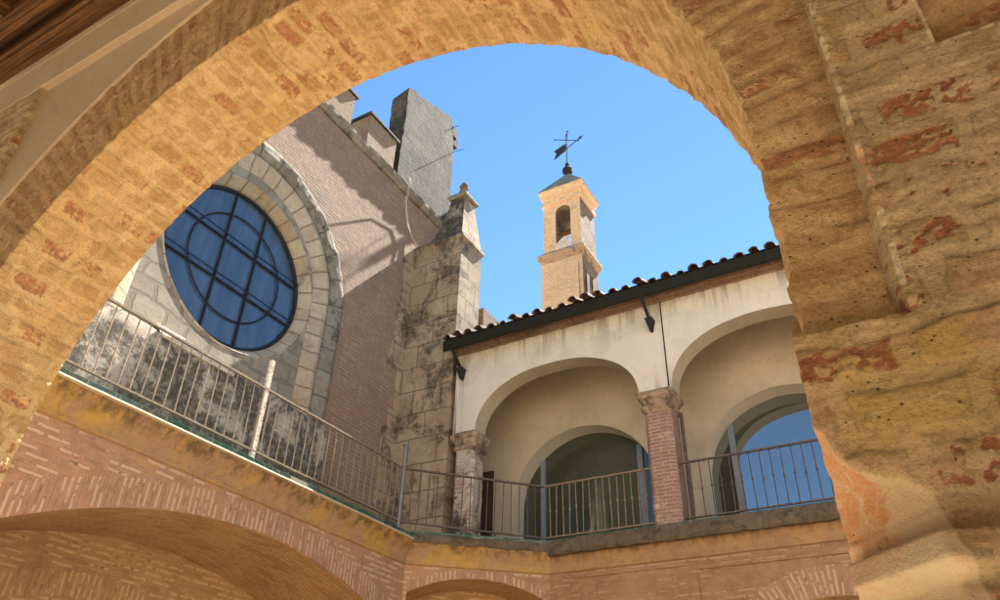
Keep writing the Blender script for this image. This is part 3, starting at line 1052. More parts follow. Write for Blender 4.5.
K0, K1 = (-7.0, 9.2), (-5.3, 10.6)
def miter(a, b, c):
    d1 = Vector((b[0]-a[0], b[1]-a[1])).normalized()
    d2 = Vector((c[0]-b[0], c[1]-b[1])).normalized()
    n1, n2 = Vector((d1.y, -d1.x)), Vector((d2.y, -d2.x))
    q = (n1+n2).normalized()
    return q/q.dot(n1)
PA, PZ = (-7.0, 1.56), (8.0, 10.6)
m0 = miter(PA, K0, K1)
m1 = miter(K0, K1, PZ)
COVE = [(0, 2.955), (.022, 2.96), (.03, 2.972), (.03, 2.99), (.012, 2.995), (.018, 3.05), (.05, 3.12), (.10, 3.19), (.155, 3.25), (.165, 3.285)]
TOPS = [(.15, 3.276), (.205, 3.28), (.207, 3.288), (.172, 3.316)]
TILE = [(.15, 3.311), (.174, 3.312), (.178, 3.360), (.165, 3.368), (-1.6, 3.37)]
part('cove', sweep([PA, K0], COVE, .012, .05, (None, m0)), M['ochre_band'], wing)
part('mortar_bed', sweep([PA, K0], TOPS, .004, .05, (None, m0)), M['bed'], wing)
part('edge_tiles', sweep([PA, K0], TILE, 0, .1, (None, m0)), M['tile'], wing)
part('cove', sweep([K0, K1], COVE, .014, .05, (m0, m1)), M['ochre_band'], wing)
LIP = [(.085, 3.255), (.12, 3.235), (.165, 3.25), (.18, 3.29), (.175, 3.35), (.15, 3.385), (.10, 3.40)]
part('mossy_lip', sweep([K0, K1], LIP, .03, .04, (m0, m1)), M['lip'], wing)
TILE2 = [(.13, 3.392), (.135, 3.393), (.137, 3.425), (.12, 3.43), (-1.6, 3.432)]
part('edge_tiles', sweep([K0, K1], TILE2, 0, .1, (m0, m1)), M['tile'], wing)

# splayed corner bay with its small brick arch
dv = Vector((K1[0]-K0[0], K1[1]-K0[1]))
DL = dv.length
dv.normalize()
dn = Vector((-dv.y, dv.x))          # into the wall
def PD(u, z, d=0):
    return (K0[0]+dv.x*u+dn.x*d, K0[1]+dv.y*u+dn.y*d, z)
Rc, uc, zc = 2.27, 1.1, 2.817-2.27
def ctop(u, add=0):
    return zc+sqrt((Rc+add)**2-(u-uc)**2)
Uc = linspace(.055, 2.145, 30)
mb = MB()
mb.quad(PD(0, GZ), PD(.055, GZ), PD(.055, 2.96), PD(0, 2.96), [(0, GZ), (.055, GZ), (.055, 2.96), (0, 2.96)])
mb.quad(PD(2.145, GZ), PD(DL, GZ), PD(DL, 2.96), PD(2.145, 2.96), [(2.145, GZ), (DL, GZ), (DL, 2.96), (2.145, 2.96)])
for a, b in zip(Uc, Uc[1:]):
    za, zb = ctop(a, .125), ctop(b, .125)
    mb.quad(PD(a, za), PD(b, zb), PD(b, 2.96), PD(a, 2.96), [(a, za), (b, zb), (b, 2.96), (a, 2.96)])
cw = part('corner_wall', mb, M['wing_brick'], wing)
mb = MB()
strip(mb, [PD(u, ctop(u)) for u in Uc], [PD(u, ctop(u, .125)) for u in Uc])
part('corner_arch_ring', mb, M['wing_ring'], cw)
mb = MB()
for a, b in zip(Uc, Uc[1:]):
    mb.quad(PD(a, ctop(a)), PD(a, ctop(a), .8), PD(b, ctop(b), .8), PD(b, ctop(b)))
for u in (.055, 2.145):
    mb.quad(PD(u, GZ), PD(u, GZ, .8), PD(u, ctop(u), .8), PD(u, ctop(u)))
part('corner_vault', mb, M['vault'], cw)
mb = MB()
mb.quad(PD(-.2, GZ, .79), PD(2.4, GZ, .79), PD(2.4, 2.95, .79), PD(-.2, 2.95, .79))
part('corner_back', mb, M['vault'], cw)

# ------------------------------------------------------------------ CHURCH
ch = thing('church', 'brick church wall with a round blue window, battlements and stone buttress', 'church', (-9.5, 6.5, 3.41))
XC = -8.6
HY, HZ, HO, HI = 6.32, 7.4, 2.27, 1.66
mb = MB()
P = lambda u, z: (XC, u, z)
def htop(u):
    return HZ+sqrt(max(0, HO*HO-(u-HY)**2))
# left, right of hood; above
mb.quad(P(1.0, 3.41), P(HY-HO, 3.41), P(HY-HO, 11.7), P(1.0, 11.7), [(1, 3.41), (HY-HO, 3.41), (HY-HO, 11.7), (1, 11.7)])
mb.quad(P(HY+HO, 3.41), P(10.62, 3.41), P(10.62, 11.7), P(HY+HO, 11.7), [(HY+HO, 3.41), (10.62, 3.41), (10.62, 11.7), (HY+HO, 11.7)])
mb.quad(P(10.62, 10.2), P(11.95, 10.2), P(11.95, 11.7), P(10.62, 11.7), [(10.62, 10.2), (11.95, 10.2), (11.95, 11.7), (10.62, 11.7)])
mb.quad((XC, 11.95, 8), (XC-2, 11.95, 8), (XC-2, 11.95, 11.7), (XC, 11.95, 11.7))
sheet_arch(mb, P, HY-HO, HY+HO, HZ, 11.7, htop, HY-HO, HY+HO, .12)
part('brick_wall', mb, M['church_brick'], ch)
# hood: two stone rings stepping in
def hood_path(R, n=40, zlow=4.6):
    pts = [(HY-R, z) for z in linspace(zlow, HZ, 8)[:-1]]
    pts += [(HY-R*cos(pi*i/n), HZ+R*sin(pi*i/n)) for i in range(n+1)]
    pts += [(HY+R, z) for z in linspace(HZ, zlow, 8)[1:]]
    return pts
_rp = hood_path(1.95, 90)
REF = [hypot(b[0]-a[0], b[1]-a[1]) for a, b in zip(_rp, _rp[1:])]
def hood_strip(mb, profile, jag=.012, sub=4):
    # profile list of (R, x)
    fine = []
    for (Ra, xa), (Rb, xb) in zip(profile, profile[1:]):
        for k in range(sub):
            f = k/sub
            fine.append((Ra+(Rb-Ra)*f, xa+(xb-xa)*f))
    fine.append(profile[-1])
    prev = None
    v = 0
    for i, (R, x) in enumerate(fine):
        pts = hood_path(R, 90)
        row = []
        for (y, z) in pts:
            p = (x, y, z)
            d = jag*fbm(p, 5, 3, 4)
            row.append(mb.vert((x+d, y, z)))
        if prev:
            v2 = v+hypot(R-fine[i-1][0], x-fine[i-1][1])
            L = 0
            for k in range(len(pts)-1):
                dl = REF[k]
                mb.face([prev[k], prev[k+1], row[k+1], row[k]], [(v, L), (v, L+dl), (v2, L+dl), (v2, L)])
                L += dl
            v = v2
        prev = row
mb = MB()
hood_strip(mb, [(HO+.03, XC-.03), (HO+.01, XC+.05), (HO-.06, XC+.085), (HO-.20, XC+.075), (HO-.30, XC+.03), (HO-.32, XC-.03)], .03)
part('hood_moulding', mb, M['hood'], ch, smooth=True)
mb = MB()
hood_strip(mb, [(HO-.32, XC-.02), (HO-.345, XC+.02), (HO-.42, XC+.025), (HO-.50, XC-.03), (HO-.57, XC-.06), (HI-.05, XC-.11)], .012)
part('inner_order', mb, M['reveal'], ch, smooth=True)
# rubble field with a splayed round reveal
WY, WZ, WR = 6.385, 7.265, 1.42
XG = -8.95
mb = MB()
n = 96
def rbound(a):
    # distance from window centre to the arch-shaped border
    ca, sa = cos(a), sin(a)
    best = 9
    R = HI-.03
    # circle part / vertical sides by marching
    r = 1.0
    while r < 4:
        y, z = WY+ca*r, WZ+sa*r
        if z > HZ:
            ins = hypot(y-HY, z-HZ) < R
        else:
            ins = abs(y-HY) < R and z > 4.6
        if not ins:
            return r
        r += .01
    return r
XF = XC-.10
for k in range(n):
    a, b = 2*pi*k/n, 2*pi*(k+1)/n
    ra, rb = max(WR+.16, rbound(a)), max(WR+.16, rbound(b))
    pa, pb = (XF, WY+cos(a)*ra, WZ+sin(a)*ra), (XF, WY+cos(b)*rb, WZ+sin(b)*rb)
    r1 = WR+.16
    qa, qb = (XF, WY+cos(a)*r1, WZ+sin(a)*r1), (XF, WY+cos(b)*r1, WZ+sin(b)*r1)
    mb.quad(pa, pb, qb, qa)
part('rubble_field', mb, M['church_rubble'], ch)
mb = MB()
L = 0
for k in range(n):
    a, b = 2*pi*k/n, 2*pi*(k+1)/n
    dl = (b-a)*1.5
    pr = [(WR+.16, XF+.001), (WR+.13, XF+.012), (WR+.02, XG+.10), (WR-.01, XG-.03)]
    v = 0
    for (Ra, xa), (Rb, xb) in zip(pr, pr[1:]):
        w = hypot(Ra-Rb, xa-xb)
        mb.quad((xa, WY+cos(a)*Ra, WZ+sin(a)*Ra), (xa, WY+cos(b)*Ra, WZ+sin(b)*Ra), (xb, WY+cos(b)*Rb, WZ+sin(b)*Rb), (xb, WY+cos(a)*Rb, WZ+sin(a)*Rb),
                [(v, L), (v, L+dl), (v+w, L+dl), (v+w, L)])
        v += w
    L += dl
part('round_reveal', mb, M['reveal'], ch, smooth=True)
# round window: frame > glass, bars
def ringtube(mb, R, r, x, n=72, m=8, y=WY, z=WZ):
    rows = []
    for k in range(n):
        a = 2*pi*k/n
        rows.append([mb.vert((x+r*sin(2*pi*q/m), y+(R+r*cos(2*pi*q/m))*cos(a), z+(R+r*cos(2*pi*q/m))*sin(a))) for q in range(m)])
    for k in range(n):
        A, B = rows[k], rows[(k+1) % n]
        for q in range(m):
            mb.face([A[q], A[(q+1) % m], B[(q+1) % m], B[q]])
mb = MB()
ringtube(mb, WR-.02, .032, XG+.03)
win = part('round_window', mb, M['frame_d'], ch)
mb = MB()
for k in range(n):
    a, b = 2*pi*k/n, 2*pi*(k+1)/n
    mb.poly([(XG, WY, WZ), (XG, WY+cos(a)*WR, WZ+sin(a)*WR), (XG, WY+cos(b)*WR, WZ+sin(b)*WR)])
part('pane', mb, M['glass_blue'], win)
mb = MB()
ringtube(mb, .95, .014, XG+.03)
part('inner_hoop', mb, M['frame_d'], win)
def chord_v(y, x=XG+.03, w=.013):
    h = sqrt(WR**2-(y-WY)**2)-.02
    mb = MB()
    mb.box(x-.02, x+.02, y-w, y+w, WZ-h, WZ+h)
    return mb
def chord_h(z, x=XG+.03, w=.013):
    h = sqrt(WR**2-(z-WZ)**2)-.02
    mb = MB()
    mb.box(x-w, x+w, WY-h, WY+h, z-w, z+w)
    return mb
for y in (WY-.34, WY+.34):
    part('glazing_bar', chord_v(y), M['frame_d'], win)
for z in (WZ-.40, WZ+.37):
    part('glazing_bar', chord_h(z), M['frame_d'], win)
    part('saddle_bar', chord_h(z+.07, XG+.085, .008), M['frame_d'], win)
# plinth with sloping weathered top
mb = MB()
prev = None
for y in linspace(1.0, 8.62, 150):
    row = []
    for x, z in ((-8.44, 3.41), (-8.44, 4.2), (-8.44, 5.0), (-8.445, 5.20), (-8.46, 5.23), (-8.72, 5.24)):
        row.append((x+.02*fbm((x, y, z), 2.5, 2, 4), y, z))
    ids = [mb.vert(p) for p in row]
    if prev:
        for k in range(len(row)-1):
            mb.face([prev[k], ids[k], ids[k+1], prev[k+1]])
    prev = ids
part('stained_base', mb, M['church_base'], ch, smooth=True)
mb = MB()
prev = None
for y in linspace(5.15, 6.5, 40):
    row = []
    for x, z in ((-8.46, 5.16), (-8.42, 5.17), (-8.415, 5.20), (-8.56, 5.39), (-8.72, 5.43)):
        row.append((x+.012*fbm((x, y, z), 6, 2, 4), y, z+.012*fbm((x, y, z), 6, 8, 3)))
    ids = [mb.vert(p) for p in row]
    if prev:
        for k in range(len(row)-1):
            mb.face([prev[k], ids[k], ids[k+1], prev[k+1]])
    prev = ids
part('base_ledge', mb, M['church_ledge'], ch)
# string course
mb = MB()
prev = None
for y in linspace(1.0, 11.9, 160):
    row = []
    for x, z in ((XC-.02, 11.58), (XC+.05, 11.59), (XC+.08, 11.64), (XC+.125, 11.69), (XC+.14, 11.77), (XC+.10, 11.81), (XC-.5, 11.92)):
        row.append((x+.02*fbm((x, y, z), 4, 2, 4), y, z+.012*fbm((x, y, z), 6, 8, 3)))
    ids = [mb.vert(p) for p in row]
    if prev:
        for k in range(len(row)-1):
            mb.face([prev[k], ids[k], ids[k+1], prev[k+1]])
    prev = ids
part('string_course', mb, M['string'], ch)
# merlons
for y0, y1 in ((3.9, 5.05), (5.55, 6.55), (7.0, 7.95), (8.5, 9.46)):
    mb = MB()
    mb.box(-9.14, XC, y0, y1, 11.86, 12.80)
    mr = part('merlon', mb, M['merlon'], ch)
    mb = MB()
    mb.frustum((-9.22, XC+.06, y0-.06, y1+.06), (-9.20, XC+.05, y0-.05, y1+.05), 12.80, 12.87)
    mb.frustum((-9.20, XC+.05, y0-.05, y1+.05), (-8.92, -8.82, y0+.22, y1-.22), 12.87, 13.14)
    part('coping', mb, M['block'], mr)
# tall grey block
mb = MB()
Yp = [(9.64, 11.8), (11.78, 11.8), (11.76, 13.5), (11.70, 14.75), (11.55, 15.62), (11.0, 15.45), (10.3, 15.15), (9.9, 15.05), (9.66, 14.9)]
def block_pt(x, y, z):
    k = (z-11.8)/3.2
    return (x, y, z)
sub = []
for (a, b) in zip(Yp, Yp[1:]+Yp[:1]):
    m_ = max(1, int(hypot(b[0]-a[0], b[1]-a[1])/.12))
    for i in range(m_):
        f = i/m_
        y, z = a[0]+(b[0]-a[0])*f, a[1]+(b[1]-a[1])*f
        if z > 11.85:
            y += .05*fbm((y, 0, z), 3.5, 3, 4)
            z += .05*fbm((0, y, z), 3.5, 7, 4)
        sub.append((y, z))
fr = [(XC-.015, y, z) for y, z in sub]
bk_ = [(-9.14, y+.03, z-.12) for y, z in sub]
mb.poly(fr)
mb.poly(bk_[::-1])
for i in range(len(sub)):
    j = (i+1) % len(sub)
    mb.quad(bk_[i], bk_[j], fr[j], fr[i])
bl = part('tall_block', mb, M['block'], ch)
mb = MB()
mb.box(XC-.4, XC-.02, 11.62, 11.86, 15.1, 15.42)
mb.box(XC-.36, XC-.05, 11.7, 11.95, 14.85, 15.12)
part('broken_stones', mb, M['block'], bl)
for (y, z, dx, dz) in ((11.78, 14.6, .22, .06), (11.7, 15.5, .06, .06)):
    mb = MB()
    mb.tube([(XC-.2, y, z), (XC+dx, y+.12, z+dz)], .008, 6)
    part('iron_rod', mb, M['iron'], bl)
# buttress
BX0, BX1, BY0, BY1 = XC-.3, -7.35, 10.60, 11.42
bt = MB()
bt.box(BX0, BX1, BY0, BY1, GZ, 10.28)
bo = part('buttress', bt, M['ashlar'], ch)
mb = MB()
mb.frustum((BX0, BX1, BY0, BY1), (BX0, BX1+.05, BY0-.05, BY1+.05), 10.281, 10.35)
mb.frustum((BX0, BX1+.05, BY0-.05, BY1+.05), (BX0, BX1+.045, BY0-.045, BY1+.045), 10.351, 10.42)
part('buttress_cap', mb, M['ashlar'], bo)
pn = MB()
pr = [(10.42, -8.22, -7.34, 10.57, 11.42), (10.60, -8.10, -7.37, 10.61, 11.38), (10.9, -7.98, -7.40, 10.66, 11.33), (11.35, -7.87, -7.44, 10.71, 11.24), (11.66, -7.82, -7.46, 10.74, 11.18)]
for a, b in zip(pr, pr[1:]):
    A = [(a[1], a[3], a[0]), (a[2], a[3], a[0]), (a[2], a[4], a[0]), (a[1], a[4], a[0])]
    B = [(b[1], b[3], b[0]), (b[2], b[3], b[0]), (b[2], b[4], b[0]), (b[1], b[4], b[0])]
    for k in range(4):
        pn.idx = 1 if k == 0 else 0
        pn.quad(A[k], A[(k+1) % 4], B[(k+1) % 4], B[k])
po = part('pinnacle', pn, [M['ashlar'], M['ashlar_dark']], ch)
mb = MB()
mb.frustum((-7.86, -7.42, 10.70, 11.22), (-7.90, -7.38, 10.66, 11.26), 11.66, 11.71)
mb.frustum((-7.90, -7.38, 10.66, 11.26), (-7.89, -7.39, 10.67, 11.25), 11.711, 11.76)
mb.frustum((-7.88, -7.40, 10.68, 11.24), (-7.70, -7.58, 10.88, 11.04), 11.761, 11.95)
part('pinnacle_cap', mb, M['hood'], po)
mb = MB()
mb.lathe((-7.64, 10.96, 11.93), [(.07, 0), (.11, .04), (.12, .10), (.06, .13), (.055, .19), (.10, .215), (.115, .27), (.07, .30), (.065, .36), (.03, .40)], 7)
part('finial', mb, M['hood'], po)
# toothed stone quoins beside the buttress
rq = random.Random(3)
z = 3.41
while z < 10.2:
    h = rq.uniform(.38, .62)
    w = rq.choice((.18, .34, .52, .42))
    mb = MB()
    mb.box(XC-.05, XC+.014+rq.random()*.015, 10.6-w, 10.605, z+.006, min(z+h, 10.3))
    part('quoin', mb, M['ashlar'], ch)
    z += h
mb = MB()
mb.box(XC-.3, -7.78, BY1+.001, 12.24, 7.5, 9.02)
mb.box(XC-.3, -7.34, 11.6, 12.26, 8.2, 9.05)
part('rear_aisle_wall', mb, M['merlon'], ch)
# cable hanging from the string course to the buttress top
mb = MB()
for off in (0, .05):
    mb.tube([(XC+.29, 9.72+off, 11.80), (XC+.285, 9.75+off, 11.6), (XC+.12, 9.88+off, 11.25), (XC+.06, 10.08+off, 10.85), (XC+.06, 10.33+off, 10.55), (XC+.10, 10.55+off, 10.43)], .007, 5)
tag(mb.build('hanging_cable', M['cable']), 'pale twin cable sagging from the string course to the buttress', 'cable')

# ------------------------------------------------------------------ LOGGIA
lg = thing('loggia', 'whitewashed two-bay loggia with brick pillars and a tiled eave', 'loggia', (0, 11.5, GZ))
YL = 10.6
bays = [(-5.21+3.7*k) for k in range(4)]
HS, SPR, RISE = 1.57, 5.62, 1.02
def ltop(uc):
    def f(u):
        d = min(1, abs(u-uc)/HS)
        return SPR+RISE*(1-d**2.15)**(1/2.15)+(.010*nz((u, 0, uc), 2.2)+.004*nz((u, 1, uc), 9))*(1 if d < .97 else 0)
    return f
mb = MB()
P = lambda u, z: (u, YL, z)
WT = 7.34
edges = [-7.26] + [b for uc in bays for b in (uc-HS, uc+HS)] + [9.0]
for a, b in zip(edges[::2], edges[1::2]):
    mb.quad(P(a, SPR), P(b, SPR), P(b, WT), P(a, WT))
for uc in bays:
    sheet_arch(mb, P, uc-HS, uc+HS, SPR, WT, ltop(uc), uc-HS, uc+HS, .07)
mb.quad((-7.26, YL, SPR), (-7.26, YL, WT), (-7.26, YL+.36, WT), (-7.26, YL+.36, SPR))
part('white_wall', mb, M['white'], lg)
mb = MB()
for uc in bays:
    f = ltop(uc)
    n = 48
    us = [uc-HS*cos(pi*i/n) for i in range(n+1)]
    for a, b in zip(us, us[1:]):
        mb.quad((a, YL, f(a)), (a, YL+.36, f(a)), (b, YL+.36, f(b)), (b, YL, f(b)))
for a, b in zip(edges[::2], edges[1::2]):
    mb.quad((a, YL, SPR), (a, YL+.36, SPR), (b, YL+.36, SPR), (b, YL, SPR))
P2 = lambda u, z: (u, YL+.36, z)
for a, b in zip(edges[::2], edges[1::2]):
    mb.quad(P2(a, SPR), P2(b, SPR), P2(b, 7.66), P2(a, 7.66))
for uc in bays:
    sheet_arch(mb, P2, uc-HS, uc+HS, SPR, 7.66, ltop(uc), uc-HS, uc+HS, .1)
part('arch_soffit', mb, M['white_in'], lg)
# floor, ceiling, back wall, left end wall
mb = MB()
mb.quad((-8.3, 10.6, 3.425), (9, 10.6, 3.425), (9, 15, 3.425), (-8.3, 15, 3.425))
part('upper_floor', mb, M['gfloor'], lg)
mb = MB()
mb.quad((-8.3, YL+.02, 7.5), (9, YL+.02, 7.5), (9, 13, 8.35), (-8.3, 13, 8.35))
part('loggia_ceiling', mb, M['inner'], lg)
YB = 12.2
wins = [(-5.42+3.7*k) for k in range(4)]
WH, WS, WRI = 1.42, 4.75, 1.33
def iw(uc):
    def f(u):
        d = min(1, abs(u-uc)/WH)
        return WS+WRI*sqrt(1-d*d)+(.010*nz((u, 4, uc), 2.2)+.004*nz((u, 2, uc), 9))*(1 if d < .97 else 0)
    return f
mb = MB()
Pb = lambda u, z: (u, YB, z)
e2 = [-7.72] + [b for uc in wins for b in (uc-WH, uc+WH)] + [9.0]
for a, b in zip(e2[::2], e2[1::2]):
    mb.quad(Pb(a, 3.42), Pb(b, 3.42), Pb(b, 8.1), Pb(a, 8.1))
for uc in wins:
    sheet_arch(mb, Pb, uc-WH, uc+WH, WS, 8.1, iw(uc), uc-WH, uc+WH, .07)
mb.quad((-7.72, BY1, 3.42), (-7.72, YB, 3.42), (-7.72, YB, 8.1), (-7.72, BY1, 8.1))
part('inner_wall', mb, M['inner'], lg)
for uc in wins:
    f = iw(uc)
    n = 44
    us = [uc-WH*cos(pi*i/n) for i in range(n+1)]
    curve = [(uc-WH, 3.43)] + [(u, f(u)) for u in us] + [(uc+WH, 3.43)]
    YG = YB+.40
    mb = MB()
    for a, b in zip(curve, curve[1:]):
        mb.quad((a[0], YB, a[1]), (a[0], YG+.05, a[1]), (b[0], YG+.05, b[1]), (b[0], YB, b[1]))
    rv = part('arched_window', mb, M['reveal_w'], lg)
    mb = MB()
    for a, b in zip(us, us[1:]):
        mb.quad((a, YG, 3.42), (b, YG, 3.42), (b, YG, f(b)), (a, YG, f(a)))
    part('pane', mb, M['glass_olive'] if uc == wins[0] else M['glass'], rv)
    for dx, w in ((-.98, .05), (1.02, .05)):
        mb = MB()
        mb.box(uc+dx-w, uc+dx+w, YG-.05, YG+.02, 3.43, f(uc+dx)-.01)
        part('mullion', mb, M['frame_w'], rv)
    mb = MB()
    mb.box(uc-WH, uc+WH, YG-.03, YG+.02, 3.43, 3.5)
    part('sill_rail', mb, M['frame_d'], rv)
# small dark door at the left end
mb = MB()
mb.box(-7.70, -7.30, YB-.05, YB+.02, 3.43, 5.50)
dr = part('door', mb, M['door'], lg)
mb = MB()
for k in range(5):
    mb.box(-7.66, -7.34, YB-.062, YB-.05, 3.55+k*.38, 3.85+k*.38)
part('door_panels', mb, M['door'], dr)
# pillars
def pillar(xc, w, mat):
    mb = MB()
    h = w/2
    c = .055
    pts = [(-h, -h+c), (-h+c, -h), (h-c, -h), (h, -h+c), (h, h-c), (h-c, h), (-h+c, h), (-h, h-c)]
    zs = linspace(3.425, 5.30, 60)
    prev = None
    for z in zs:
        row = []
        for px, py in pts:
            d = .008*fbm((xc+px, py, z), 9, 3, 3)
            row.append(mb.vert((xc+px*(1+d*4), YL+.19+py*(1+d*4), z)))
        if prev:
            per = 0
            for k in range(8):
                k2 = (k+1) % 8
                L = hypot(pts[k2][0]-pts[k][0], pts[k2][1]-pts[k][1])
                mb.face([prev[k], prev[k2], row[k2], row[k]], [(per, zp), (per+L, zp), (per+L, z), (per, z)])
                per += L
        prev, zp = row, z
    o = part('pillar', mb, mat, lg)
    mb = MB()
    steps = [(5.28, h+.0), (5.31, h+.035), (5.36, h+.035), (5.362, h+.015), (5.42, h+.02), (5.50, h+.07), (5.54, h+.085), (5.585, h+.085), (5.60, h+.06), (5.622, h+.05)]
    prev = None
    for z, q in steps:
        row = []
        cc = .03
        for px, py in ((-q, -q+cc), (-q+cc, -q), (q-cc, -q), (q, -q+cc), (q, q-cc), (q-cc, q), (-q+cc, q), (-q, q-cc)):
            d = .006*fbm((xc+px, py, z), 9, 5, 3)
            row.append(mb.vert((xc+px+d, YL+.19+py+d, z+d*.6)))
        if prev:
            for k in range(8):
                mb.face([prev[k], prev[(k+1) % 8], row[(k+1) % 8], row[k]])
        else:
            mb.face(row[::-1])
        prev = row
    mb.face(prev)
    part('capital', mb, M['cap'], o)
    return o
pillar(-6.98, .40, M['col_pale'])
for k in range(1, 4):
    pillar(-3.36+3.7*(k-1), .44, M['col_brick'])
# drain pipe beside the pillar, thin conduit down the white wall
mb = MB()
mb.tube([(-3.075, YL+.30, 3.43), (-3.075, YL+.30, 5.30)], .03, 8)
part('drainpipe', mb, M['rail_dark'], lg)
mb = MB()
mb.tube([(-3.13, YL-.012, 5.63), (-3.125, YL-.012, 7.3)], .010, 6)
part('conduit', mb, M['fascia'], lg)
# eave: brick course, fascia board, tiles
mb = MB()
prev = None
for x in linspace(-7.30, 9.0, 220):
    row = []
    for y, z in ((YL-.005, 7.27), (YL-.05, 7.275), (YL-.055, 7.33), (YL-.11, 7.335), (YL-.115, 7.375), (YL-.36, 7.40)):
        row.append((x, y+.008*fbm((x, y, z), 8, 2, 3), z+.008*fbm((x, y, z), 9, 4, 3)))
    ids = [mb.vert(p) for p in row]
    if prev:
        for k in range(len(row)-1):
            mb.face([prev[k], ids[k], ids[k+1], prev[k+1]])
    prev = ids
part('eave_course', mb, M['eave'], lg)
FY = 10.2
mb = MB()
prev = None
for x in linspace(-7.31, 9.0, 90):
    s = .012*nz((x, 0, 0), .9)
    row = [(x, FY+.04, 7.34), (x, FY+.02, 7.205+s), (x, FY-.02, 7.19+s), (x, FY-.045, 7.205+s), (x, FY-.05, 7.40+s), (x, FY-.03, 7.425+s), (x, FY+.3, 7.55)]
    ids = [mb.vert(p) for p in row]
    if prev:
        for k in range(len(row)-1):
            mb.face([prev[k], ids[k], ids[k+1], prev[k+1]])
    else:
        mb.face(ids[::-1])
    prev = ids
part('fascia', mb, M['fascia'], lg)
mb = MB()
slope = .42
x = -7.22
rt_ = random.Random(5)
while x < 9:
    L = 2.2
    r0 = rt_.uniform(.074, .092)
    r1 = r0-.012
    tw_ = rt_.uniform(-.05, .05)
    yy = FY-.11+rt_.uniform(-.055, .05)
    z0 = 7.42+rt_.uniform(-.02, .016)
    # cover tile (half barrel), with thickness at its mouth
    m_ = 10
    rows = []
    for (y, zz, r) in ((yy, z0, r0), (yy+.5, z0+.5*slope, r1), (yy+.501, z0+.5*slope+.03, r0), (yy+1.1, z0+1.1*slope+.02, r1), (yy+L+2.0, z0+(L+2.0)*slope, r1)):
        rows.append([mb.vert((x+tw_*min(1, y-yy)+r*cos(pi*q/m_), y+.02*nz((x, q*.3, y), 5), zz+r*1.0*sin(pi*q/m_))) for q in range(m_+1)])
    for A, B in zip(rows, rows[1:]):
        for q in range(m_):
            mb.face([A[q], A[q+1], B[q+1], B[q]])
    inn = [mb.vert((x+(r0-.018)*cos(pi*q/m_), yy, z0+(r0-.018)*sin(pi*q/m_))) for q in range(m_+1)]
    deep = [mb.vert((x+(r0-.02)*cos(pi*q/m_), yy+.16, z0+.06+(r0-.02)*sin(pi*q/m_))) for q in range(m_+1)]
    for q in range(m_):
        mb.face([rows[0][q], inn[q], inn[q+1], rows[0][q+1]])
        mb.face([inn[q], deep[q], deep[q+1], inn[q+1]])
    mb.face(deep)
    x += .243+rt_.uniform(-.008, .008)
mb.quad((-7.3, FY-.06, 7.43), (9, FY-.06, 7.43), (9, FY+4.4, 7.43+4.46*slope), (-7.3, FY+4.4, 7.43+4.46*slope))
mb.quad((-7.3, FY+4.4, 7.43+4.46*slope), (9, FY+4.4, 7.43+4.46*slope), (9, FY+9, 7.0), (-7.3, FY+9, 7.0))
part('tiled_roof', mb, M['rooftile'], lg)
for xb in (-7.12, -3.33):
    mb = MB()
    mb.obox((xb+.02, 10.36, 7.03), (1, 0, 0), (0, .78, -.62), (0, .62, .78), .022, .26, .03)
    mb.frustum((xb-.012, xb+.052, 10.45, 10.60), (xb-.045, xb+.085, 10.42, 10.60), 6.80, 6.93)
    mb.frustum((xb+.0, xb+.04, 10.50, 10.60), (xb-.012, xb+.052, 10.45, 10.60), 6.72, 6.80)
    part('eave_bracket', mb, M['iron'], lg)
for xb in (-1.2, ):
    mb = MB()
    mb.box(xb-.012, xb+.012, FY-.065, FY-.045, 7.12, 7.45)
    part('gutter_strap', mb, M['iron'], lg)

# lower storey of the loggia front
lx0, lx1 = K1[0], 9.0
mb = MB()
Pl = lambda u, z: (u, YL, z)
LC, LR, LS = -1.32, 1.45, .85
def lt(u, add=0):
    return LS+sqrt(max(0, (LR+add)**2-(u-LC)**2))
sheet_arch(mb, Pl, lx0, lx1, LS, 2.96, lambda u: lt(u, .38), LC-LR-.38, LC+LR+.38, .1)
mb.quad(Pl(lx0, GZ), Pl(LC-LR, GZ), Pl(LC-LR, LS), Pl(lx0, LS))
mb.quad(Pl(LC+LR, GZ), Pl(lx1, GZ), Pl(lx1, LS), Pl(LC+LR, LS))
# thin raised panels in the brickwork
mb.box(-4.75, -3.012, YL-.03, YL+.0, 1.6, 2.74)
mb.box(-2.99, -.2, YL-.022, YL+.0, 2.795, 2.83)
mb.box(-5.0, -3.005, YL-.02, YL+.0, 2.86, 2.90)
part('lower_wall', mb, M['loggia_base'], lg)
mb = MB()
th = linspace(pi, 0, 60)
strip(mb, [(LC+LR*cos(a), YL, LS+LR*sin(a)) for a in th], [(LC+(LR+.38)*cos(a), YL, LS+(LR+.38)*sin(a)) for a in th])
part('lower_arch_ring', mb, M['wing_ring'], lg)
mb = MB()
for a, b in zip(th, th[1:]):
    mb.quad((LC+LR*cos(a), YL, LS+LR*sin(a)), (LC+LR*cos(a), YL+.6, LS+LR*sin(a)), (LC+LR*cos(b), YL+.6, LS+LR*sin(b)), (LC+LR*cos(b), YL, LS+LR*sin(b)))
for s in (-1, 1):
    mb.quad((LC+s*LR, YL, GZ), (LC+s*LR, YL+.6, GZ), (LC+s*LR, YL+.6, LS), (LC+s*LR, YL, LS))
mb.quad((LC-3, YL+2.5, GZ), (LC+3, YL+2.5, GZ), (LC+3, YL+2.5, 3.2), (LC-3, YL+2.5, 3.2))
mb.quad((LC-3, YL+.6, 2.6), (LC+3, YL+.6, 2.6), (LC+3, YL+2.5, 2.6), (LC-3, YL+2.5, 2.6))
part('lower_passage', mb, M['vault'], lg)
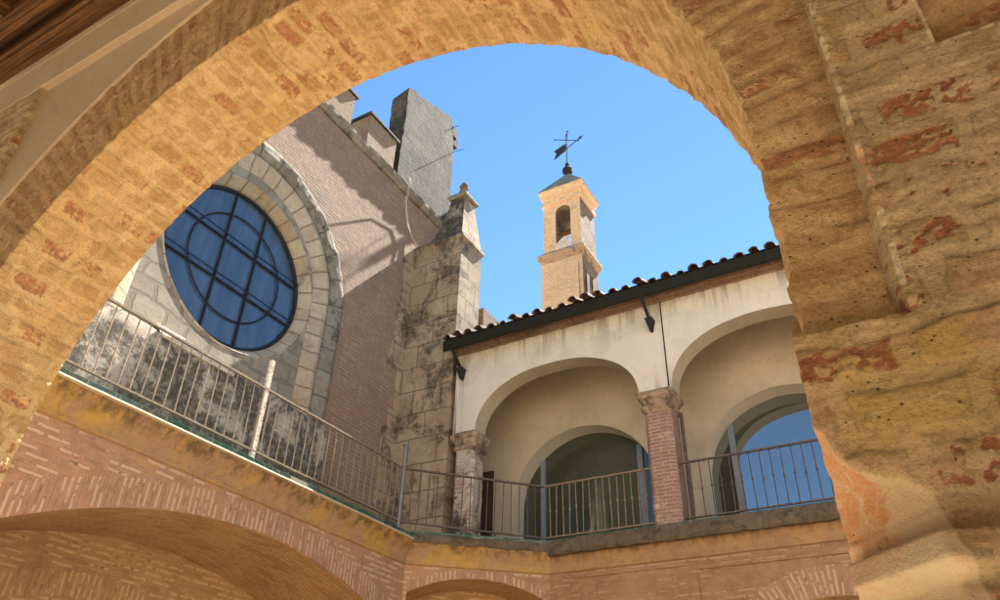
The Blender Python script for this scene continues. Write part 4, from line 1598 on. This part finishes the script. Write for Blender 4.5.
COVE2 = [(0, 2.955), (.022, 2.96), (.03, 2.972), (.03, 2.99), (.012, 2.995), (.012, 3.10), (.05, 3.19), (.075, 3.24), (.08, 3.27)]
part('cove', sweep([K1, PZ], COVE2, .012, .06, (m1, None)), M['ochre_loggia'], lg)
LIP2 = [(.06, 3.235), (.09, 3.195), (.15, 3.20), (.18, 3.25), (.175, 3.35), (.15, 3.42), (.09, 3.435)]
part('mossy_lip', sweep([K1, PZ], LIP2, .035, .04, (m1, None)), M['lip'], lg)
part('edge_tiles', sweep([K1, PZ], [(.085, 3.42), (.098, 3.425), (.10, 3.448), (.09, 3.455), (-.4, 3.456)], 0, .1, (m1, None)), M['tile'], lg)

# ------------------------------------------------------------------ RAILINGS
def rail(name, label, a, b, zb, zt, spacing, mat, knob=False, r=.0085, group='iron railings round the upper terrace', posts=(), skip=(), scroll=None):
    a, b = Vector(a), Vector(b)
    d = (b-a)
    L = d.length
    d.normalize()
    nrm = Vector((d.y, -d.x))
    o = thing(name, label, 'railing', (a.x, a.y, 3.42), group)
    for nm, z in (('top_rail', zt), ('bottom_rail', zb)):
        mb = MB()
        c = (a+b)/2
        if nm == 'top_rail':
            # a flat bar that sags a hair
            pts = [a.lerp(b, i/16) for i in range(17)]
            for p, q in zip(pts, pts[1:]):
                m_ = (p+q)/2
                mb.obox((m_.x, m_.y, z+.004*nz((m_.x, m_.y, 0), .8)), (d.x, d.y, 0), (nrm.x, nrm.y, 0), (0, 0, 1), (q-p).length/2+.003, .019, .0125)
        else:
            mb.obox((c.x, c.y, z), (d.x, d.y, 0), (nrm.x, nrm.y, 0), (0, 0, 1), L/2, .016, .011)
        part(nm, mb, mat, o)
    n = int(L/spacing)
    rb = random.Random(n)
    for k in range(1, n+1):
        u = k*L/(n+1)
        p = a+d*u
        w = rb.uniform(-.008, .008)
        mb = MB()
        mb.tube([(p.x+w*d.x, p.y+w*d.y, zb+.008), (p.x, p.y, (zb+zt)/2), (p.x-w*d.x, p.y-w*d.y, zt-.01)], r, 5)
        if knob:
            zk = zb+(zt-zb)*(.5+.03*((k % 2)-.5))
            mb.lathe((p.x, p.y, zk-.02), [(r, 0), (.018, .012), (.018, .028), (r, .04)], 6)
        part('baluster', mb, mat, o)
    if scroll:
        for uu in scroll:
            p = a+d*uu
            mb = MB()
            for s in (-1, 1):
                pts = []
                for i in range(15):
                    t_ = i/14
                    ang = pi*1.5*t_
                    rr = .035+.03*t_
                    pts.append((p.x+d.x*(s*(.11)-s*rr*cos(ang)*1.0), p.y+d.y*(s*.11-s*rr*cos(ang)), zb-.055+rr*.6*sin(ang)))
                mb.tube(pts, .007, 5)
            part('scroll', mb, mat, o)
    return o
tl = rail('terrace_railing', 'long rusty iron railing along the left terrace below the round window', (-7.0, 1.7), (-7.0, 8.93), 3.53, 4.37, .145, M['rail'])
mb = MB()
mb.box(-7.03, -6.985, 5.915, 5.975, 3.37, 4.79)
part('post', mb, M['post_white'], tl, 'peeling white post')
cr = rail('corner_railing', 'iron railing cutting across the courtyard corner, with the grey post', (-7.0, 8.97), (-5.42, 10.63), 3.53, 4.37, .14, M['rail_dark'], scroll=(1.35,))
mb = MB()
mb.tube([(-7.0, 8.94, 3.41), (-7.0, 8.94, 4.73)], .034, 8)
mb.lathe((-7.0, 8.94, 4.72), [(.034, 0), (.05, .015), (.05, .035), (.02, .05)], 8)
part('post', mb, M['post_grey'], cr)
rail('bay_railing', 'iron railing in front of the green-grey loggia window', (-5.42, 10.645), (-3.56, 10.645), 3.53, 4.37, .118, M['rail'], True)
b2 = rail('bay_railing', 'dark iron railing in front of the window that reflects blue sky', (-3.11, 10.645), (.10, 10.645), 3.53, 4.37, .146, M['rail_dark'], True, scroll=(1.15,))

# ------------------------------------------------------------------ BELL TOWER
tw = thing('bell_tower', 'slender salmon brick bell tower with arched opening, behind the loggia roof', 'bell tower', (-7.49, 16.55, GZ))
TX0, TX1, TY0, TY1 = -8.15, -6.84, 16.0, 17.15
mb = MB()
mb.box(TX0, TX1, TY0, TY1, GZ, 13.36)
mb.box(TX0+.36, TX1-.12, TY0-.03, TY0-.001, 8, 13.1)
sh = part('shaft', mb, [M['tower_brick'], M['tower_side_shade']], tw)
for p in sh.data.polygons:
    p.material_index = 1 if p.normal.x > .5 else 0  # right face takes the brick with shade in its colour
mb = MB()
mb.box(TX1+.001, TX1+.03, TY0+.2, TY0+.38, 8, 12.9)
mb.box(TX1+.001, TX1+.03, TY0+.62, TY0+.8, 8, 12.9)
part('side_pilaster', mb, M['tower_side_shade'], sh)
mb = MB()
for k, (o0, z0, z1) in enumerate(((.025, 13.36, 13.42), (.055, 13.421, 13.50), (.09, 13.501, 13.58), (.115, 13.581, 13.64))):
    mb.box(TX0-o0, TX1+o0, TY0-o0, TY1+o0, z0, z1)
mb.frustum((TX0-.11, TX1+.11, TY0-.11, TY1+.11), (TX0-.02, TX1+.02, TY0-.02, TY1+.02), 13.641, 13.76)
part('middle_cornice', mb, M['tower_moss'], tw)
# belfry with through opening (front and back arched)
bx0, bx1, by0, by1 = -8.10, -6.86, 16.04, 17.11
oc, ow, osp = -7.44, .25, 15.22
mb = MB()
def ot(u):
    return osp+sqrt(max(0, ow*ow-(u-oc)**2))
for y in (by0, by1):
    Pq = lambda u, z, y=y: (u, y, z)
    mb.quad(Pq(bx0, 13.7), Pq(oc-ow, 13.7), Pq(oc-ow, 15.6), Pq(bx0, 15.6))
    mb.quad(Pq(oc+ow, 13.7), Pq(bx1, 13.7), Pq(bx1, 15.6), Pq(oc+ow, 15.6))
    uu = [oc-ow*cos(pi*i/16) for i in range(17)]
    for a, b in zip(uu, uu[1:]):
        mb.quad(Pq(a, ot(a)), Pq(b, ot(b)), Pq(b, 15.6), Pq(a, 15.6))
for x in (bx0, bx1):
    mb.quad((x, by0, 13.7), (x, by1, 13.7), (x, by1, 15.6), (x, by0, 15.6))
for a, b in zip(uu, uu[1:]):
    mb.quad((a, by0, ot(a)), (a, by1, ot(a)), (b, by1, ot(b)), (b, by0, ot(b)))
for s in (-1, 1):
    mb.quad((oc+s*ow, by0, 13.7), (oc+s*ow, by1, 13.7), (oc+s*ow, by1, osp), (oc+s*ow, by0, osp))
bf = part('belfry', mb, [M['tower_brick'], M['tower_side_shade']], tw)
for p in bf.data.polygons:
    p.material_index = 1 if p.center.x > bx1-.01 or (by0+.01 < p.center.y < by1-.01 and bx0+.01 < p.center.x) else 0  # right face and opening inside take the brick with painted-in shade
mb = MB()
mb.box(bx0-.05, bx1+.05, by0-.05, by1+.05, 15.601, 15.70)
mb.box(bx0-.02, bx1+.02, by0-.02, by1+.02, 15.701, 15.92)
mb.box(bx0-.07, bx1+.07, by0-.07, by1+.07, 15.921, 15.99)
mb.frustum((bx0-.08, bx1+.08, by0-.08, by1+.08), (bx0-.12, bx1+.12, by0-.12, by1+.12), 15.991, 16.13)
mb.box(bx0-.135, bx1+.135, by0-.135, by1+.135, 16.131, 16.18)
part('top_cornice', mb, M['tower_brick'], tw)
cxT, cyT = (bx0+bx1)/2, (by0+by1)/2
mb = MB()
mb.frustum((bx0-.145, bx1+.145, by0-.145, by1+.145), (cxT-.07, cxT+.07, cyT-.07, cyT+.07), 16.181, 17.18)
part('roof', mb, M['tower_roof'], tw)
mb = MB()
mb.box(oc-ow-.05, oc+ow+.05, by0+.42, by0+.54, 14.72, 14.82)
mb.box(oc-ow-.05, oc+ow+.05, by0+.2, by0+.26, 14.52, 14.57)
bm_ = part('bell_beam', mb, M['woody'], tw)
mb = MB()
mb.lathe((cxT, cyT, 17.14), [(.10, 0), (.06, .04), (.10, .10), (.17, .20), (.17, .30), (.09, .40), (.05, .44), (.08, .50), (.06, .58), (.02, .62)], 12)
mb.tube([(cxT, cyT, 17.7), (cxT, cyT, 19.02)], .018, 6)
vn = part('weather_vane', mb, M['iron'], tw)
vd = Vector((.90, -.30, -.24)).normalized()
mb = MB()
z0 = 18.42
p0 = Vector((cxT, cyT, z0))
hd = Vector((.93, -.37, 0)).normalized()
mb.tube([p0-hd*.55, p0+hd*.62], .016, 6)
mb.tube([p0+hd*.62, p0+hd*.78], [.05, .004], 6)
part('pointer', mb, M['iron'], vn)
mb = MB()
q0 = p0-hd*.08
def vp(a, z, s):
    w = q0-hd*a+Vector((0, 0, z))
    n_ = Vector((hd.y, -hd.x, 0))*.012*s
    return tuple(w+n_)
out = [(0, -.05), (0, .26), (.55, .34), (.42, .14), (.55, -.06)]
mb.poly([vp(a, z, 1) for a, z in out])
mb.poly([vp(a, z, -1) for a, z in out][::-1])
for k in range(len(out)):
    a, b = out[k], out[(k+1) % len(out)]
    mb.quad(vp(*a, 1), vp(*a, -1), vp(*b, -1), vp(*b, 1))
part('flag', mb, M['iron'], vn)
mb = MB()
z1 = 18.82
mb.tube([(cxT-.34, cyT-.2, z1), (cxT+.34, cyT+.2, z1)], .014, 6)
mb.tube([(cxT-.2, cyT+.34, z1), (cxT+.2, cyT-.34, z1)], .014, 6)
mb.tube([(cxT, cyT, z1), (cxT, cyT, z1+.30)], .02, 6)
for dx, dy in ((-.34, -.2), (.34, .2), (-.2, .34), (.2, -.34)):
    mb.lathe((cxT+dx, cyT+dy, z1-.035), [(.006, 0), (.035, .035), (.006, .07)], 6)
part('cross_arms', mb, M['iron'], vn)
